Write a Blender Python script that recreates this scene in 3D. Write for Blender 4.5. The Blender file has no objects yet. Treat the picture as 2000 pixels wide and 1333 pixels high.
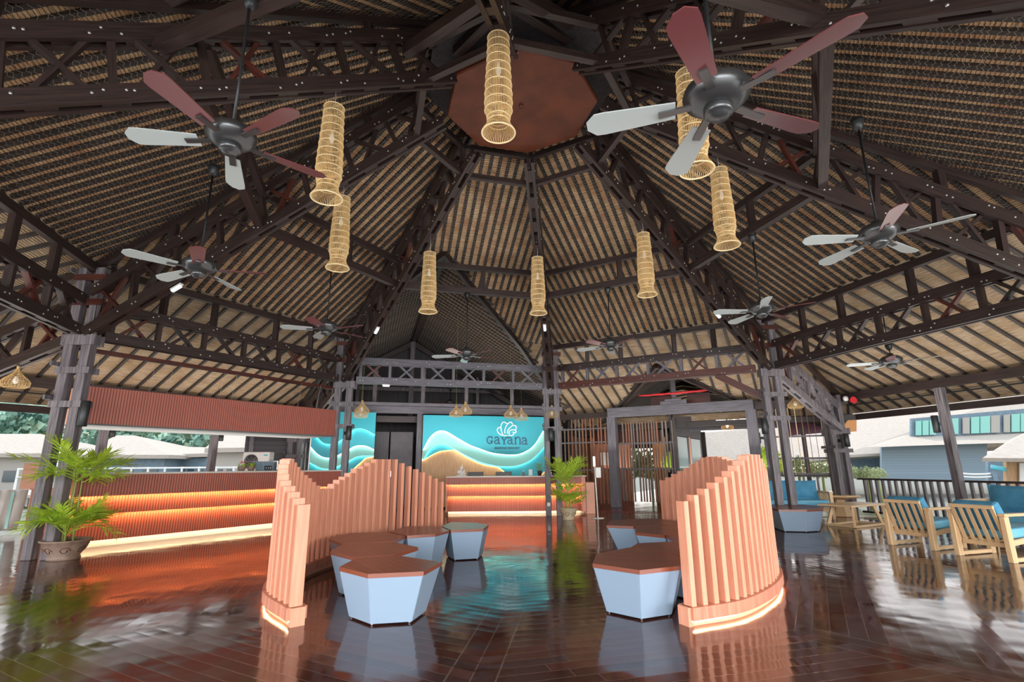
import bpy, math, random
from mathutils import Vector, Matrix
random.seed(7)
sc = bpy.context.scene
col = sc.collection
PI = math.pi

# ------------------------------------------------------------------ camera
F_PX, TILT, ROLL, EYE = 1005.7, math.radians(13.66), math.radians(0.44), 1.3
cam_d = bpy.data.cameras.new('camera'); cam = bpy.data.objects.new('camera', cam_d); col.objects.link(cam)
cam_d.sensor_width = 36.0; cam_d.lens = 36.0 * F_PX / 2000.0; cam_d.clip_start = 0.05; cam_d.clip_end = 600
_fwd = Vector((0, math.cos(TILT), math.sin(TILT)))
_x0 = Vector((1, 0, 0)); _y0 = Vector((0, -math.sin(TILT), math.cos(TILT)))
_cx = _x0 * math.cos(ROLL) - _y0 * math.sin(ROLL)
_cy = _x0 * math.sin(ROLL) + _y0 * math.cos(ROLL)
cam.matrix_world = Matrix(((_cx.x, _cy.x, -_fwd.x, 0), (_cx.y, _cy.y, -_fwd.y, 0), (_cx.z, _cy.z, -_fwd.z, EYE), (0, 0, 0, 1)))
sc.camera = cam

# ------------------------------------------------------------------ world, sun, lights, exposure
w = bpy.data.worlds.new('world'); sc.world = w; w.use_nodes = True
_n = w.node_tree.nodes; _l = w.node_tree.links
bg = _n['Background']
_tc = _n.new('ShaderNodeTexCoord'); _sx = _n.new('ShaderNodeSeparateXYZ'); _rp = _n.new('ShaderNodeValToRGB')
_l.new(_tc.outputs['Generated'], _sx.inputs[0]); _l.new(_sx.outputs['Z'], _rp.inputs[0]); _l.new(_rp.outputs[0], bg.inputs[0])
_rp.color_ramp.elements[0].position = 0.0; _rp.color_ramp.elements[0].color = (0.93, 0.86, 0.78, 1)
_rp.color_ramp.elements[1].position = 0.5; _rp.color_ramp.elements[1].color = (0.72, 0.82, 0.95, 1)
bg.inputs[1].default_value = 2.2
def light(name, kind, loc, energy, color=(1, 1, 1), size=(1, 1), rot=(0, 0, 0)):
    d = bpy.data.lights.new(name, kind); d.energy = energy; d.color = color
    if kind == 'AREA': d.shape = 'RECTANGLE'; d.size, d.size_y = size
    if kind == 'POINT': d.shadow_soft_size = size[0]
    o = bpy.data.objects.new(name, d); o.location = loc; o.rotation_euler = rot; col.objects.link(o)
    return o
sun = light('sun', 'SUN', (0, 0, 20), 2.6, (1, 0.94, 0.85), rot=(math.radians(38), 0, math.radians(200)))
sun.data.angle = math.radians(1.5)
CX, CY, R7, ROT = 0.18, 7.25, 7.27, math.radians(82.8)
Q = PI / 4; TQ = math.tan(Q / 2); CQ = math.cos(Q / 2)
# added fill lamps facing straight up below the eaves, standing in for daylight bounce
for k in range(8):
    th = ROT + (k + .5) * Q
    light('fill_uplight', 'AREA', (CX + 8.6 * math.cos(th), CY + 8.6 * math.sin(th), 1.75), 105, (1, 0.95, 0.88), (6.4, 2.2), (PI, 0, th + PI / 2))
light('fill_uplight', 'AREA', (CX, CY, 1.7), 140, (1, 0.95, 0.88), (7, 7), (PI, 0, 0))  # added central uplight, fills the roof from below
_e = Vector((math.sin(ROT - Q / 2), -math.cos(ROT - Q / 2), 0)); _m = Vector((math.cos(ROT - Q / 2), math.sin(ROT - Q / 2), 0)); _p = Vector((CX, CY, 0)) + _m * 14.5 - _e * .8
light('fill_uplight', 'AREA', (_p.x, _p.y, 1.2), 170, (1, 0.95, 0.88), (6, 6), (PI, 0, ROT - Q / 2))  # added uplight that brightens the entry passage
# added fill lamps behind and beside the camera, in place of open-side daylight
light('fill_front', 'AREA', (0.3, -3.6, 2.4), 560, (0.97, 0.98, 1), (10, 2.8), (math.radians(78), 0, 0))
light('fill_front', 'AREA', (-8.5, -1.2, 2.2), 300, (0.97, 0.98, 1), (5, 2.6), (math.radians(82), 0, math.radians(-38)))
light('fill_front', 'AREA', (8.5, -0.8, 2.2), 400, (1, 0.98, .96), (5, 2.6), (math.radians(82), 0, math.radians(34)))
for _o in col.objects:
    if _o.name.startswith('fill_front'): _o.data.spread = math.radians(105)
sc.view_settings.view_transform = 'Standard'; sc.view_settings.look = 'None'
sc.view_settings.exposure = 0.0; sc.view_settings.gamma = 1.0; sc.view_settings.use_curve_mapping = False
sc.cycles.max_bounces = 6; sc.cycles.diffuse_bounces = 3; sc.cycles.glossy_bounces = 3
sc.cycles.transparent_max_bounces = 6; sc.cycles.use_denoising = True; sc.cycles.sample_clamp_indirect = 6

# ------------------------------------------------------------------ frame of the octagon
def cpt(k, r, z=0.0):
    a = ROT + k * Q
    return Vector((CX + r * math.cos(a), CY + r * math.sin(a), z))
def fn(k):
    a = ROT + (k + .5) * Q
    n = Vector((math.cos(a), math.sin(a), 0)); return Vector((n.y, -n.x, 0)), n
def fp(k, u, v, z):
    e, n = fn(k)
    return Vector((CX, CY, 0)) + e * u + n * v + Vector((0, 0, z))
def roof_z(v):
    if v <= 6.72: return 4.75 + .574 * (6.72 - v)
    if v <= 10.16: return 4.75 - .445 * (v - 6.72)
    return 3.22 - .55 * (v - 10.16)

# ------------------------------------------------------------------ mesh builder
class MB:
    def __init__(s): s.v = []; s.f = []; s.uv = []; s.sm = []; s.mi = []; s.cm = 0
    def poly(s, pts, uv=None, smooth=False):
        b = len(s.v); s.v += [tuple(p) for p in pts]; s.f.append(list(range(b, b + len(pts))))
        s.uv.append(uv or [(0, 0)] * len(pts)); s.sm.append(smooth); s.mi.append(s.cm)
    def idx(s, vs, fs, uvs=None, smooth=False):
        b = len(s.v); s.v += [tuple(p) for p in vs]
        for i, f in enumerate(fs):
            s.f.append([b + j for j in f]); s.uv.append(uvs[i] if uvs else [(0, 0)] * len(f)); s.sm.append(smooth); s.mi.append(s.cm)
    def bar(s, p0, p1, w, h, up=(0, 0, 1), ext=0.0):
        # box along p0-p1; w across, h along 'up'
        p0 = Vector(p0); p1 = Vector(p1); d = (p1 - p0); L = d.length
        if L < 1e-6: return
        d /= L; p0 = p0 - d * ext; p1 = p1 + d * ext; L += 2 * ext
        up = Vector(up); a = d.cross(up)
        if a.length < 1e-4: a = d.cross(Vector((1, 0, 0)))
        a.normalize(); b = a.cross(d).normalized()
        c = [(-w / 2, -h / 2), (w / 2, -h / 2), (w / 2, h / 2), (-w / 2, h / 2)]
        vs = [p + a * x + b * y for p in (p0, p1) for x, y in c]
        o = random.random() * 9
        fs = [(0, 1, 5, 4), (1, 2, 6, 5), (2, 3, 7, 6), (3, 0, 4, 7), (3, 2, 1, 0), (4, 5, 6, 7)]
        uvs = []
        for i in range(4):
            ww = w if i % 2 == 0 else h
            uvs.append([(o, o + i), (o, o + i + ww), (o + L, o + i + ww), (o + L, o + i)])
        uvs += [[(o, o), (o, o + w), (o + h, o + w), (o + h, o)]] * 2
        s.idx(vs, fs, uvs)
    def box(s, c, sx, sy, sz, rz=0.0, long='auto'):
        # centre c, sizes; turned about z
        c = Vector(c); m = max(sx, sy, sz)
        X = Vector((math.cos(rz), math.sin(rz), 0)); Y = Vector((-math.sin(rz), math.cos(rz), 0)); Z = Vector((0, 0, 1))
        if m == sx: s.bar(c - X * sx / 2, c + X * sx / 2, sy, sz, Z)
        elif m == sy: s.bar(c - Y * sy / 2, c + Y * sy / 2, sx, sz, Z)
        else: s.bar(c - Z * sz / 2, c + Z * sz / 2, sx, sy, Y) if True else None
    def tube(s, pts, r, n=6, cap=True, smooth=True, closed=False):
        pts = [Vector(p) for p in pts]; N = len(pts)
        rs = r if isinstance(r, (list, tuple)) else [r] * N
        vs = []; fs = []; uvs = []; ref = None; L = 0
        for i, p in enumerate(pts):
            if closed: d = pts[(i + 1) % N] - pts[i - 1]
            else: d = pts[min(i + 1, N - 1)] - pts[max(i - 1, 0)]
            d.normalize()
            if ref is None:
                ref = Vector((0, 0, 1)) if abs(d.z) < .9 else Vector((1, 0, 0))
            a = d.cross(ref)
            if a.length < 1e-4: a = d.cross(Vector((0.3, 1, 0)))
            a.normalize(); b = a.cross(d)
            ref = b if True else ref
            for j in range(n):
                t = 2 * PI * j / n
                vs.append(p + (a * math.cos(t) + b * math.sin(t)) * rs[i])
        M = N if closed else N - 1
        for i in range(M):
            i2 = (i + 1) % N
            seg = (pts[i2] - pts[i]).length
            for j in range(n):
                j2 = (j + 1) % n
                fs.append((i * n + j, i * n + j2, i2 * n + j2, i2 * n + j))
                uvs.append([(L, j * .05), (L, j * .05 + .05), (L + seg, j * .05 + .05), (L + seg, j * .05)])
            L += seg
        s.idx(vs, fs, uvs, smooth)
        if cap and not closed:
            b = len(s.v) - N * n
            s.f.append([b + j for j in range(n)][::-1]); s.uv.append([(0, 0)] * n); s.sm.append(False); s.mi.append(s.cm)
            s.f.append([b + (N - 1) * n + j for j in range(n)]); s.uv.append([(0, 0)] * n); s.sm.append(False); s.mi.append(s.cm)
    def lathe(s, prof, c=(0, 0, 0), n=24, smooth=True, a0=0.0, axis=None):
        # prof: (r, z)
        c = Vector(c); vs = []; fs = []; uvs = []
        for (r, z) in prof:
            for j in range(n):
                t = a0 + 2 * PI * j / n; p = Vector((r * math.cos(t), r * math.sin(t), z))
                if axis is not None: p = axis @ p
                vs.append(c + p)
        for i in range(len(prof) - 1):
            for j in range(n):
                j2 = (j + 1) % n
                fs.append((i * n + j, i * n + j2, (i + 1) * n + j2, (i + 1) * n + j))
                uvs.append([(j / n, prof[i][1]), ((j + 1) / n, prof[i][1]), ((j + 1) / n, prof[i + 1][1]), (j / n, prof[i + 1][1])])
        s.idx(vs, fs, uvs, smooth)
        if prof[0][0] > 1e-4:
            b = len(s.v) - len(prof) * n; s.f.append([b + j for j in range(n)][::-1]); s.uv.append([(0, 0)] * n); s.sm.append(False); s.mi.append(s.cm)
        if prof[-1][0] > 1e-4:
            b = len(s.v) - n; s.f.append([b + j for j in range(n)]); s.uv.append([(0, 0)] * n); s.sm.append(False); s.mi.append(s.cm)
    def prism(s, pts, z0, z1, top_scale=None):
        # pts CCW (x, y); optional lower outline of same length
        n = len(pts); low = top_scale or pts
        vs = [Vector((x, y, z0)) for x, y in low] + [Vector((x, y, z1)) for x, y in pts]
        fs = [list(range(n))[::-1], list(range(n, 2 * n))]
        uvs = [[(x, y) for x, y in low][::-1], [(x, y) for x, y in pts]]
        for i in range(n):
            j = (i + 1) % n; fs.append([i, j, n + j, n + i]); L = math.dist(pts[i], pts[j])
            uvs.append([(0, z0), (L, z0), (L, z1), (0, z1)])
        s.idx(vs, fs, uvs)
    def slab(s, pts3, nrm, t, uvf=None):
        # extrude a planar outline by t along nrm
        n = len(pts3); nrm = Vector(nrm) * t
        a = [Vector(p) for p in pts3]; b = [p + nrm for p in a]
        uf = uvf or (lambda p: (p.x, p.z))
        s.idx(a + b, [list(range(n))[::-1], list(range(n, 2 * n))] + [[i, (i + 1) % n, n + (i + 1) % n, n + i] for i in range(n)],
              [[uf(p) for p in a][::-1], [uf(p) for p in b]] + [[(0, 0), (1, 0), (1, t), (0, t)]] * n)
    def build(s, name, mat, parent=None, loc=None, bevel=0.0, recalc=False):
        me = bpy.data.meshes.new(name); me.from_pydata([tuple(v) for v in s.v], [], s.f)
        uvl = me.uv_layers.new(name='UVMap')
        flat = []
        for u in s.uv:
            for a in u: flat += [float(a[0]), float(a[1])]
        if len(flat) == 2 * len(me.loops): uvl.data.foreach_set('uv', flat)
        me.polygons.foreach_set('use_smooth', s.sm)
        mats = mat if isinstance(mat, (list, tuple)) else [mat]
        for m in mats: me.materials.append(m)
        if len(mats) > 1: me.polygons.foreach_set('material_index', s.mi)
        me.update()
        o = bpy.data.objects.new(name, me); col.objects.link(o)
        if parent: o.parent = parent
        if loc is not None: o.location = loc
        if bevel:
            b = o.modifiers.new('bevel', 'BEVEL'); b.width = bevel; b.segments = 1 if bevel < .012 else 2; b.limit_method = 'ANGLE'; b.angle_limit = math.radians(50)
        return o

def tag(o, label=None, cat=None, group=None, kind=None):
    if label: o['label'] = label
    if cat: o['category'] = cat
    if group: o['group'] = group
    if kind: o['kind'] = kind
    return o
def empty(name, loc=(0, 0, 0), rz=0.0, label=None, cat=None, group=None):
    o = bpy.data.objects.new(name, None); o.empty_display_size = .1; col.objects.link(o)
    o.location = loc; o.rotation_euler = (0, 0, rz)
    return tag(o, label, cat, group)
def copy_tree(o, parent=None):
    c = o.copy(); col.objects.link(c); c.parent = parent
    for ch in list(o.children): copy_tree(ch, c)
    return c
def inst(o, loc, rz, label, group=None, first=False):
    r = o if first else copy_tree(o)
    r.location = loc; r.rotation_euler = (0, 0, rz); r['label'] = label
    if group: r['group'] = group
    return r

# ------------------------------------------------------------------ materials
def mat(name, color, rough=.6, metal=0.0, spec=.5, bump=0.0, kind=None, scale=1.0, c2=None, emit=None, es=0.0, alpha=None, trans=0.0, coat=0.0, ior=None):
    m = bpy.data.materials.new(name); m.use_nodes = True
    nt = m.node_tree; N = nt.nodes; L = nt.links; b = N['Principled BSDF']
    b.inputs['Base Color'].default_value = (*color, 1); b.inputs['Roughness'].default_value = rough
    b.inputs['Metallic'].default_value = metal; b.inputs['Specular IOR Level'].default_value = spec
    if ior: b.inputs['IOR'].default_value = ior
    if coat: b.inputs['Coat Weight'].default_value = coat
    if trans: b.inputs['Transmission Weight'].default_value = trans
    if emit: b.inputs['Emission Color'].default_value = (*emit, 1); b.inputs['Emission Strength'].default_value = es
    if kind:
        tc = N.new('ShaderNodeTexCoord'); mp = N.new('ShaderNodeMapping'); nz = N.new('ShaderNodeTexNoise')
        mx = N.new('ShaderNodeMix'); mx.data_type = 'RGBA'; rp = N.new('ShaderNodeMapRange')
        src = 'UV' if kind in ('grain',) else 'Object'
        L.new(tc.outputs[src], mp.inputs[0]); L.new(mp.outputs[0], nz.inputs[0])
        if kind == 'grain': mp.inputs['Scale'].default_value = (2.2 * scale, 34 * scale, 34 * scale); nz.inputs['Distortion'].default_value = .6
        elif kind == 'vgrain': mp.inputs['Scale'].default_value = (34 * scale, 34 * scale, 2.0 * scale); nz.inputs['Distortion'].default_value = .6
        else: mp.inputs['Scale'].default_value = (scale, scale, scale)
        nz.inputs['Scale'].default_value = 1.0 if kind != 'noise' else 4.0; nz.inputs['Detail'].default_value = 5
        L.new(nz.outputs[0], rp.inputs[0]); rp.inputs[1].default_value = .32; rp.inputs[2].default_value = .68
        L.new(rp.outputs[0], mx.inputs[0]); mx.inputs[6].default_value = (*color, 1); mx.inputs[7].default_value = (*(c2 or [c * .6 for c in color]), 1)
        L.new(mx.outputs[2], b.inputs['Base Color'])
        if bump:
            bp = N.new('ShaderNodeBump'); bp.inputs['Strength'].default_value = bump; bp.inputs['Distance'].default_value = .01
            L.new(nz.outputs[0], bp.inputs['Height']); L.new(bp.outputs[0], b.inputs['Normal'])
    return m

M = {}
M['timber'] = mat('dark_timber', (.050, .030, .027), .42, kind='grain', c2=(.022, .015, .014), bump=.35)
M['timber_red'] = mat('red_brown_timber', (.12, .028, .018), .42, kind='grain', c2=(.05, .016, .012), bump=.3)
M['post'] = mat('weathered_timber', (.24, .215, .235), .5, kind='vgrain', c2=(.085, .073, .082), bump=.6)
M['beam_grey'] = mat('grey_timber', (.17, .16, .19), .5, kind='grain', c2=(.09, .085, .10), bump=.4)
M['rafter'] = mat('dark_rafter', (.055, .042, .036), .6, kind='grain', c2=(.02, .016, .014), bump=.4)
M['rattan'] = mat('pale_rattan', (.90, .66, .33), .45, kind='noise', scale=2, c2=(.78, .50, .20))
M['rattan_hoop'] = mat('rattan_hoop', (.90, .72, .42), .45)
M['slat'] = mat('salmon_oak', (.80, .37, .24), .42, kind='vgrain', scale=.8, c2=(.70, .29, .175), bump=.12)
M['slat_base'] = mat('salmon_veneer', (.70, .31, .20), .42, kind='vgrain', scale=.6, c2=(.50, .175, .11))
M['bench_blue'] = mat('blue_grey_laminate', (.27, .37, .49), .4)
M['steel'] = mat('brushed_steel', (.45, .46, .47), .3, metal=.9)
M['white'] = mat('white_paint', (.80, .79, .76), .45)
M['black'] = mat('black_plastic', (.015, .016, .018), .4)
M['wire'] = mat('galvanised_wire', (.55, .52, .47), .4, metal=.2)
M['black_metal'] = mat('black_metal', (.03, .033, .036), .38, metal=.3)
M['fan_metal'] = mat('pewter_metal', (.10, .105, .11), .32, metal=.7)
M['blade'] = mat('mahogany_blade', (.16, .045, .05), .22, spec=.8)
M['blade_pale'] = mat('sheen_painted_blade', (.42, .47, .47), .25, spec=.7)  # maroon blade with its reflected sheen put into the colour
M['copper'] = mat('aged_copper', (.15, .038, .016), .45, metal=.2, kind='noise', scale=.7, c2=(.085, .022, .010))
M['teal'] = mat('teal_paint', (.035, .46, .58), .5)
M['teal_pale'] = mat('pale_aqua_paint', (.30, .76, .70), .5)  # paler aqua colour of one wave board
M['text_blue'] = mat('deep_blue_letters', (.012, .10, .19), .4)
M['sand_wood'] = mat('sand_veneer', (.60, .36, .19), .5, kind='vgrain', scale=1.6, c2=(.42, .24, .12))
M['teak'] = mat('light_teak', (.86, .62, .36), .42, kind='grain', scale=.8, c2=(.74, .49, .26), bump=.1)
M['cushion'] = mat('ocean_blue_fabric', (.085, .32, .50), .8, kind='noise', scale=1.4, c2=(.05, .23, .40))
M['cushion_l'] = mat('sky_blue_fabric', (.20, .54, .74), .8, kind='noise', scale=1.4, c2=(.14, .45, .66))
M['leaf'] = mat('lime_green_leaf', (.70, .86, .12), .42, kind='noise', scale=2, c2=(.48, .72, .06))
M['leaf_far'] = mat('pale_far_leaf', (.50, .52, .26), .6, kind='noise', scale=2, c2=(.32, .40, .20))  # pale base colour for the distant shrubs
M['stem'] = mat('palm_stem', (.30, .34, .10), .5)
M['pot'] = mat('stoneware_glaze', (.34, .24, .18), .5, kind='noise', scale=2, c2=(.20, .13, .10))
M['pot_cream'] = mat('cream_stoneware', (.50, .42, .27), .5)
M['soil'] = mat('potting_soil', (.03, .02, .015), .9)
M['thatch_out'] = mat('sunbleached_thatch', (.47, .41, .35), .9, kind='noise', scale=1.2, c2=(.41, .355, .305))
M['hut_wall'] = mat('blue_grey_cladding', (.20, .28, .34), .7, kind='noise', c2=(.15, .22, .28))
M['pale_wall'] = mat('pale_render', (.42, .39, .35), .7)
M['glass_teal'] = mat('green_tinted_glass', (.20, .55, .48), .15, spec=.8)
M['glass_dk'] = mat('dark_glass', (.05, .08, .10), .08, spec=.8)
M["glass_pane"] = mat("sky_reflecting_glass", (.30, .40, .43), .08, spec=.9)
M['grey_plank'] = mat('grey_planks', (.11, .10, .115), .6, kind='grain', c2=(.07, .065, .075))
M['dark_plank'] = mat('dark_planks', (.045, .040, .045), .6, kind='vgrain', scale=.4, c2=(.02, .018, .02))
M['door_dark'] = mat('dark_purple_door', (.085, .07, .085), .45, kind='noise', c2=(.06, .05, .06))
M['slat_brown'] = mat('brown_lattice_wood', (.30, .13, .07), .5, kind='vgrain', c2=(.18, .075, .04))
M['slat_grey'] = mat('weathered_lattice_wood', (.22, .17, .14), .5, kind='vgrain', c2=(.13, .10, .09))
M['red'] = mat('red_cloth', (.62, .02, .03), .6)
M['red_dark'] = mat('dark_red_tape', (.25, .008, .02), .5)
M['stone_white'] = mat('white_quartz', (.70, .66, .60), .3)
M['peach'] = mat('peach_veneer', (.68, .33, .22), .45)
M['purple_panel'] = mat('purple_fascia', (.17, .06, .10), .45)
M['orange_panel'] = mat('orange_fascia', (.55, .22, .06), .45)
M['led_orange'] = mat('warm_led', (1, .4, .1), .5, emit=(1, .42, .10), es=3)
M['led_warm'] = mat('soft_led', (1, .8, .5), .5, emit=(1, .74, .42), es=30)
M['led_white'] = mat('white_led', (1, .9, .8), .5, emit=(1, .93, .82), es=34)
M['logo_white'] = mat('logo_face', (.9, .88, .86), .5, emit=(1, .95, .92), es=.25)
M['bulb'] = mat('pearl_bulb', (.8, .8, .8), .3, emit=(1, .85, .6), es=.12)
M['bulb_lit'] = mat('lit_bulb', (1, .8, .5), .3, emit=(1, .6, .25), es=12)
M['tube_white'] = mat('lamp_diffuser', (.8, .85, .9), .3, emit=(.9, .95, 1), es=.5)
M['sea'] = mat('shallow_sea', (.22, .22, .19), .9, spec=.1)
M['bolt'] = mat('bolt_heads', (.62, .66, .66), .3, metal=.8)

def tex_mat(name, build):
    m = bpy.data.materials.new(name); m.use_nodes = True
    build(m.node_tree, m.node_tree.nodes, m.node_tree.links, m.node_tree.nodes['Principled BSDF']); return m
def _math(N, L, op, a, b=None, c=None):
    n = N.new('ShaderNodeMath'); n.operation = op
    for i, x in enumerate((a, b, c)):
        if x is None: continue
        if isinstance(x, (int, float)): n.inputs[i].default_value = x
        else: L.new(x, n.inputs[i])
    return n.outputs[0]
def _thatch(period, ca, cb, dark):
    def f(nt, N, L, b):
        tc = N.new('ShaderNodeTexCoord'); sp = N.new('ShaderNodeSeparateXYZ'); L.new(tc.outputs['UV'], sp.inputs[0])
        mp = N.new('ShaderNodeMapping'); mp.inputs['Scale'].default_value = (3.5, 60, 1); L.new(tc.outputs['UV'], mp.inputs[0])
        nz = N.new('ShaderNodeTexNoise'); nz.inputs['Scale'].default_value = 1; nz.inputs['Detail'].default_value = 4; L.new(mp.outputs[0], nz.inputs[0])
        n2 = N.new('ShaderNodeTexNoise'); n2.inputs['Scale'].default_value = 2.3; n2.inputs['Detail'].default_value = 3; L.new(tc.outputs['UV'], n2.inputs[0])
        n3 = N.new('ShaderNodeTexNoise'); n3.inputs['Scale'].default_value = 14; n3.inputs['Detail'].default_value = 2; L.new(tc.outputs['UV'], n3.inputs[0])
        wv = _math(N, L, 'MULTIPLY_ADD', n3.outputs[0], .02, sp.outputs['Y'])
        fr = _math(N, L, 'FRACT', _math(N, L, 'DIVIDE', wv, period))
        gap = _math(N, L, 'ABSOLUTE', _math(N, L, 'SUBTRACT', fr, .5))          # 0 mid stalk, .5 in the gap
        rg = N.new('ShaderNodeMapRange'); rg.inputs[1].default_value = .30; rg.inputs[2].default_value = .47; L.new(gap, rg.inputs[0])
        m1 = N.new('ShaderNodeMix'); m1.data_type = 'RGBA'; m1.inputs[6].default_value = (*ca, 1); m1.inputs[7].default_value = (*cb, 1)
        r2 = N.new('ShaderNodeMapRange'); r2.inputs[1].default_value = .38; r2.inputs[2].default_value = .66; L.new(n2.outputs[0], r2.inputs[0]); L.new(r2.outputs[0], m1.inputs[0])
        m2 = N.new('ShaderNodeMix'); m2.data_type = 'RGBA'; m2.blend_type = 'MULTIPLY'; m2.inputs[0].default_value = .75
        L.new(m1.outputs[2], m2.inputs[6])
        r3 = N.new('ShaderNodeMapRange'); r3.inputs[1].default_value = .3; r3.inputs[2].default_value = .6; r3.inputs[3].default_value = .35; r3.inputs[4].default_value = 1.25; L.new(nz.outputs[0], r3.inputs[0])
        L.new(r3.outputs[0], m2.inputs[7])
        m3 = N.new('ShaderNodeMix'); m3.data_type = 'RGBA'; L.new(_math(N, L, 'MULTIPLY', rg.outputs[0], dark), m3.inputs[0]); L.new(m2.outputs[2], m3.inputs[6]); m3.inputs[7].default_value = (.035, .022, .014, 1)
        L.new(m3.outputs[2], b.inputs['Base Color']); b.inputs['Roughness'].default_value = .75; b.inputs['Specular IOR Level'].default_value = .25
        h = _math(N, L, 'SUBTRACT', nz.outputs[0], _math(N, L, 'MULTIPLY', gap, 1.6))
        bp = N.new('ShaderNodeBump'); bp.inputs['Strength'].default_value = .8; bp.inputs['Distance'].default_value = .02; L.new(h, bp.inputs['Height']); L.new(bp.outputs[0], b.inputs['Normal'])
    return f
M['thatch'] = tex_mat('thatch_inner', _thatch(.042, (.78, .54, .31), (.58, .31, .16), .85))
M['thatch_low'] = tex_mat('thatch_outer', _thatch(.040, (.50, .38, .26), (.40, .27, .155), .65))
def _flute(ca, cb, period):
    # vertical half-round ribs across U
    def f(nt, N, L, b):
        tc = N.new('ShaderNodeTexCoord'); sp = N.new('ShaderNodeSeparateXYZ'); L.new(tc.outputs['UV'], sp.inputs[0])
        fr = _math(N, L, 'FRACT', _math(N, L, 'DIVIDE', sp.outputs['X'], period))
        g = _math(N, L, 'ABSOLUTE', _math(N, L, 'SUBTRACT', fr, .5))
        rg = N.new('ShaderNodeMapRange'); rg.inputs[1].default_value = .22; rg.inputs[2].default_value = .46; L.new(g, rg.inputs[0])
        n2 = N.new('ShaderNodeTexNoise'); n2.inputs['Scale'].default_value = 3; n2.inputs['Detail'].default_value = 2
        mp = N.new('ShaderNodeMapping'); mp.inputs['Scale'].default_value = (3, .4, 1); L.new(tc.outputs['UV'], mp.inputs[0]); L.new(mp.outputs[0], n2.inputs[0])
        m0 = N.new('ShaderNodeMix'); m0.data_type = 'RGBA'; m0.inputs[6].default_value = (*ca, 1); m0.inputs[7].default_value = (*[c * .78 for c in ca], 1); L.new(n2.outputs[0], m0.inputs[0])
        m1 = N.new('ShaderNodeMix'); m1.data_type = 'RGBA'; L.new(m0.outputs[2], m1.inputs[6]); m1.inputs[7].default_value = (*cb, 1); L.new(rg.outputs[0], m1.inputs[0])
        L.new(m1.outputs[2], b.inputs['Base Color']); b.inputs['Roughness'].default_value = .45
        bp = N.new('ShaderNodeBump'); bp.inputs['Strength'].default_value = .3; bp.inputs['Distance'].default_value = .01
        L.new(_math(N, L, 'MULTIPLY', _math(N, L, 'MULTIPLY', g, g), -4), bp.inputs['Height']); L.new(bp.outputs[0], b.inputs['Normal'])
    return f
M['flute'] = tex_mat('fluted_red_oak', _flute((.55, .165, .11), (.14, .035, .024), .045))
M['flute_up'] = tex_mat('fluted_canopy_oak', _flute((.58, .17, .12), (.17, .045, .032), .045))
def _boards(ca, cb, period, gapc, rough, axis='X'):
    def f(nt, N, L, b):
        tc = N.new('ShaderNodeTexCoord'); sp = N.new('ShaderNodeSeparateXYZ'); L.new(tc.outputs['UV'], sp.inputs[0])
        x = _math(N, L, 'DIVIDE', sp.outputs[axis], period)
        fr = _math(N, L, 'FRACT', x); g = _math(N, L, 'ABSOLUTE', _math(N, L, 'SUBTRACT', fr, .5))
        gp = _math(N, L, 'GREATER_THAN', g, .47)
        wn = N.new('ShaderNodeTexWhiteNoise'); wn.noise_dimensions = '1D'; L.new(_math(N, L, 'FLOOR', x), wn.inputs['W'])
        nz = N.new('ShaderNodeTexNoise'); nz.inputs['Scale'].default_value = 1; nz.inputs['Detail'].default_value = 4
        mp = N.new('ShaderNodeMapping'); mp.inputs['Scale'].default_value = (50, 4, 1) if axis == 'X' else (4, 50, 1); L.new(tc.outputs['UV'], mp.inputs[0]); L.new(mp.outputs[0], nz.inputs[0])
        m0 = N.new('ShaderNodeMix'); m0.data_type = 'RGBA'; m0.inputs[6].default_value = (*ca, 1); m0.inputs[7].default_value = (*cb, 1)
        L.new(_math(N, L, 'MULTIPLY_ADD', wn.outputs[0], .6, _math(N, L, 'MULTIPLY', nz.outputs[0], .4)), m0.inputs[0])
        m1 = N.new('ShaderNodeMix'); m1.data_type = 'RGBA'; L.new(m0.outputs[2], m1.inputs[6]); m1.inputs[7].default_value = (*gapc, 1); L.new(gp, m1.inputs[0])
        L.new(m1.outputs[2], b.inputs['Base Color']); b.inputs['Roughness'].default_value = rough
        bp = N.new('ShaderNodeBump'); bp.inputs['Strength'].default_value = .5; bp.inputs['Distance'].default_value = .006; bp.invert = True
        L.new(gp, bp.inputs['Height']); L.new(bp.outputs[0], b.inputs['Normal'])
    return f
M['bench_top'] = tex_mat('merbau_boards', _boards((.27, .075, .04), (.17, .045, .024), .085, (.02, .008, .005), .28))
M['clad'] = tex_mat('horizontal_cladding', _boards((.25, .33, .385), (.21, .285, .345), .16, (.15, .20, .25), .6, 'Y'))
M['clad_dark'] = tex_mat('dark_cladding', _boards((.095, .085, .10), (.07, .062, .075), .14, (.02, .018, .02), .6, 'Y'))
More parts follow.
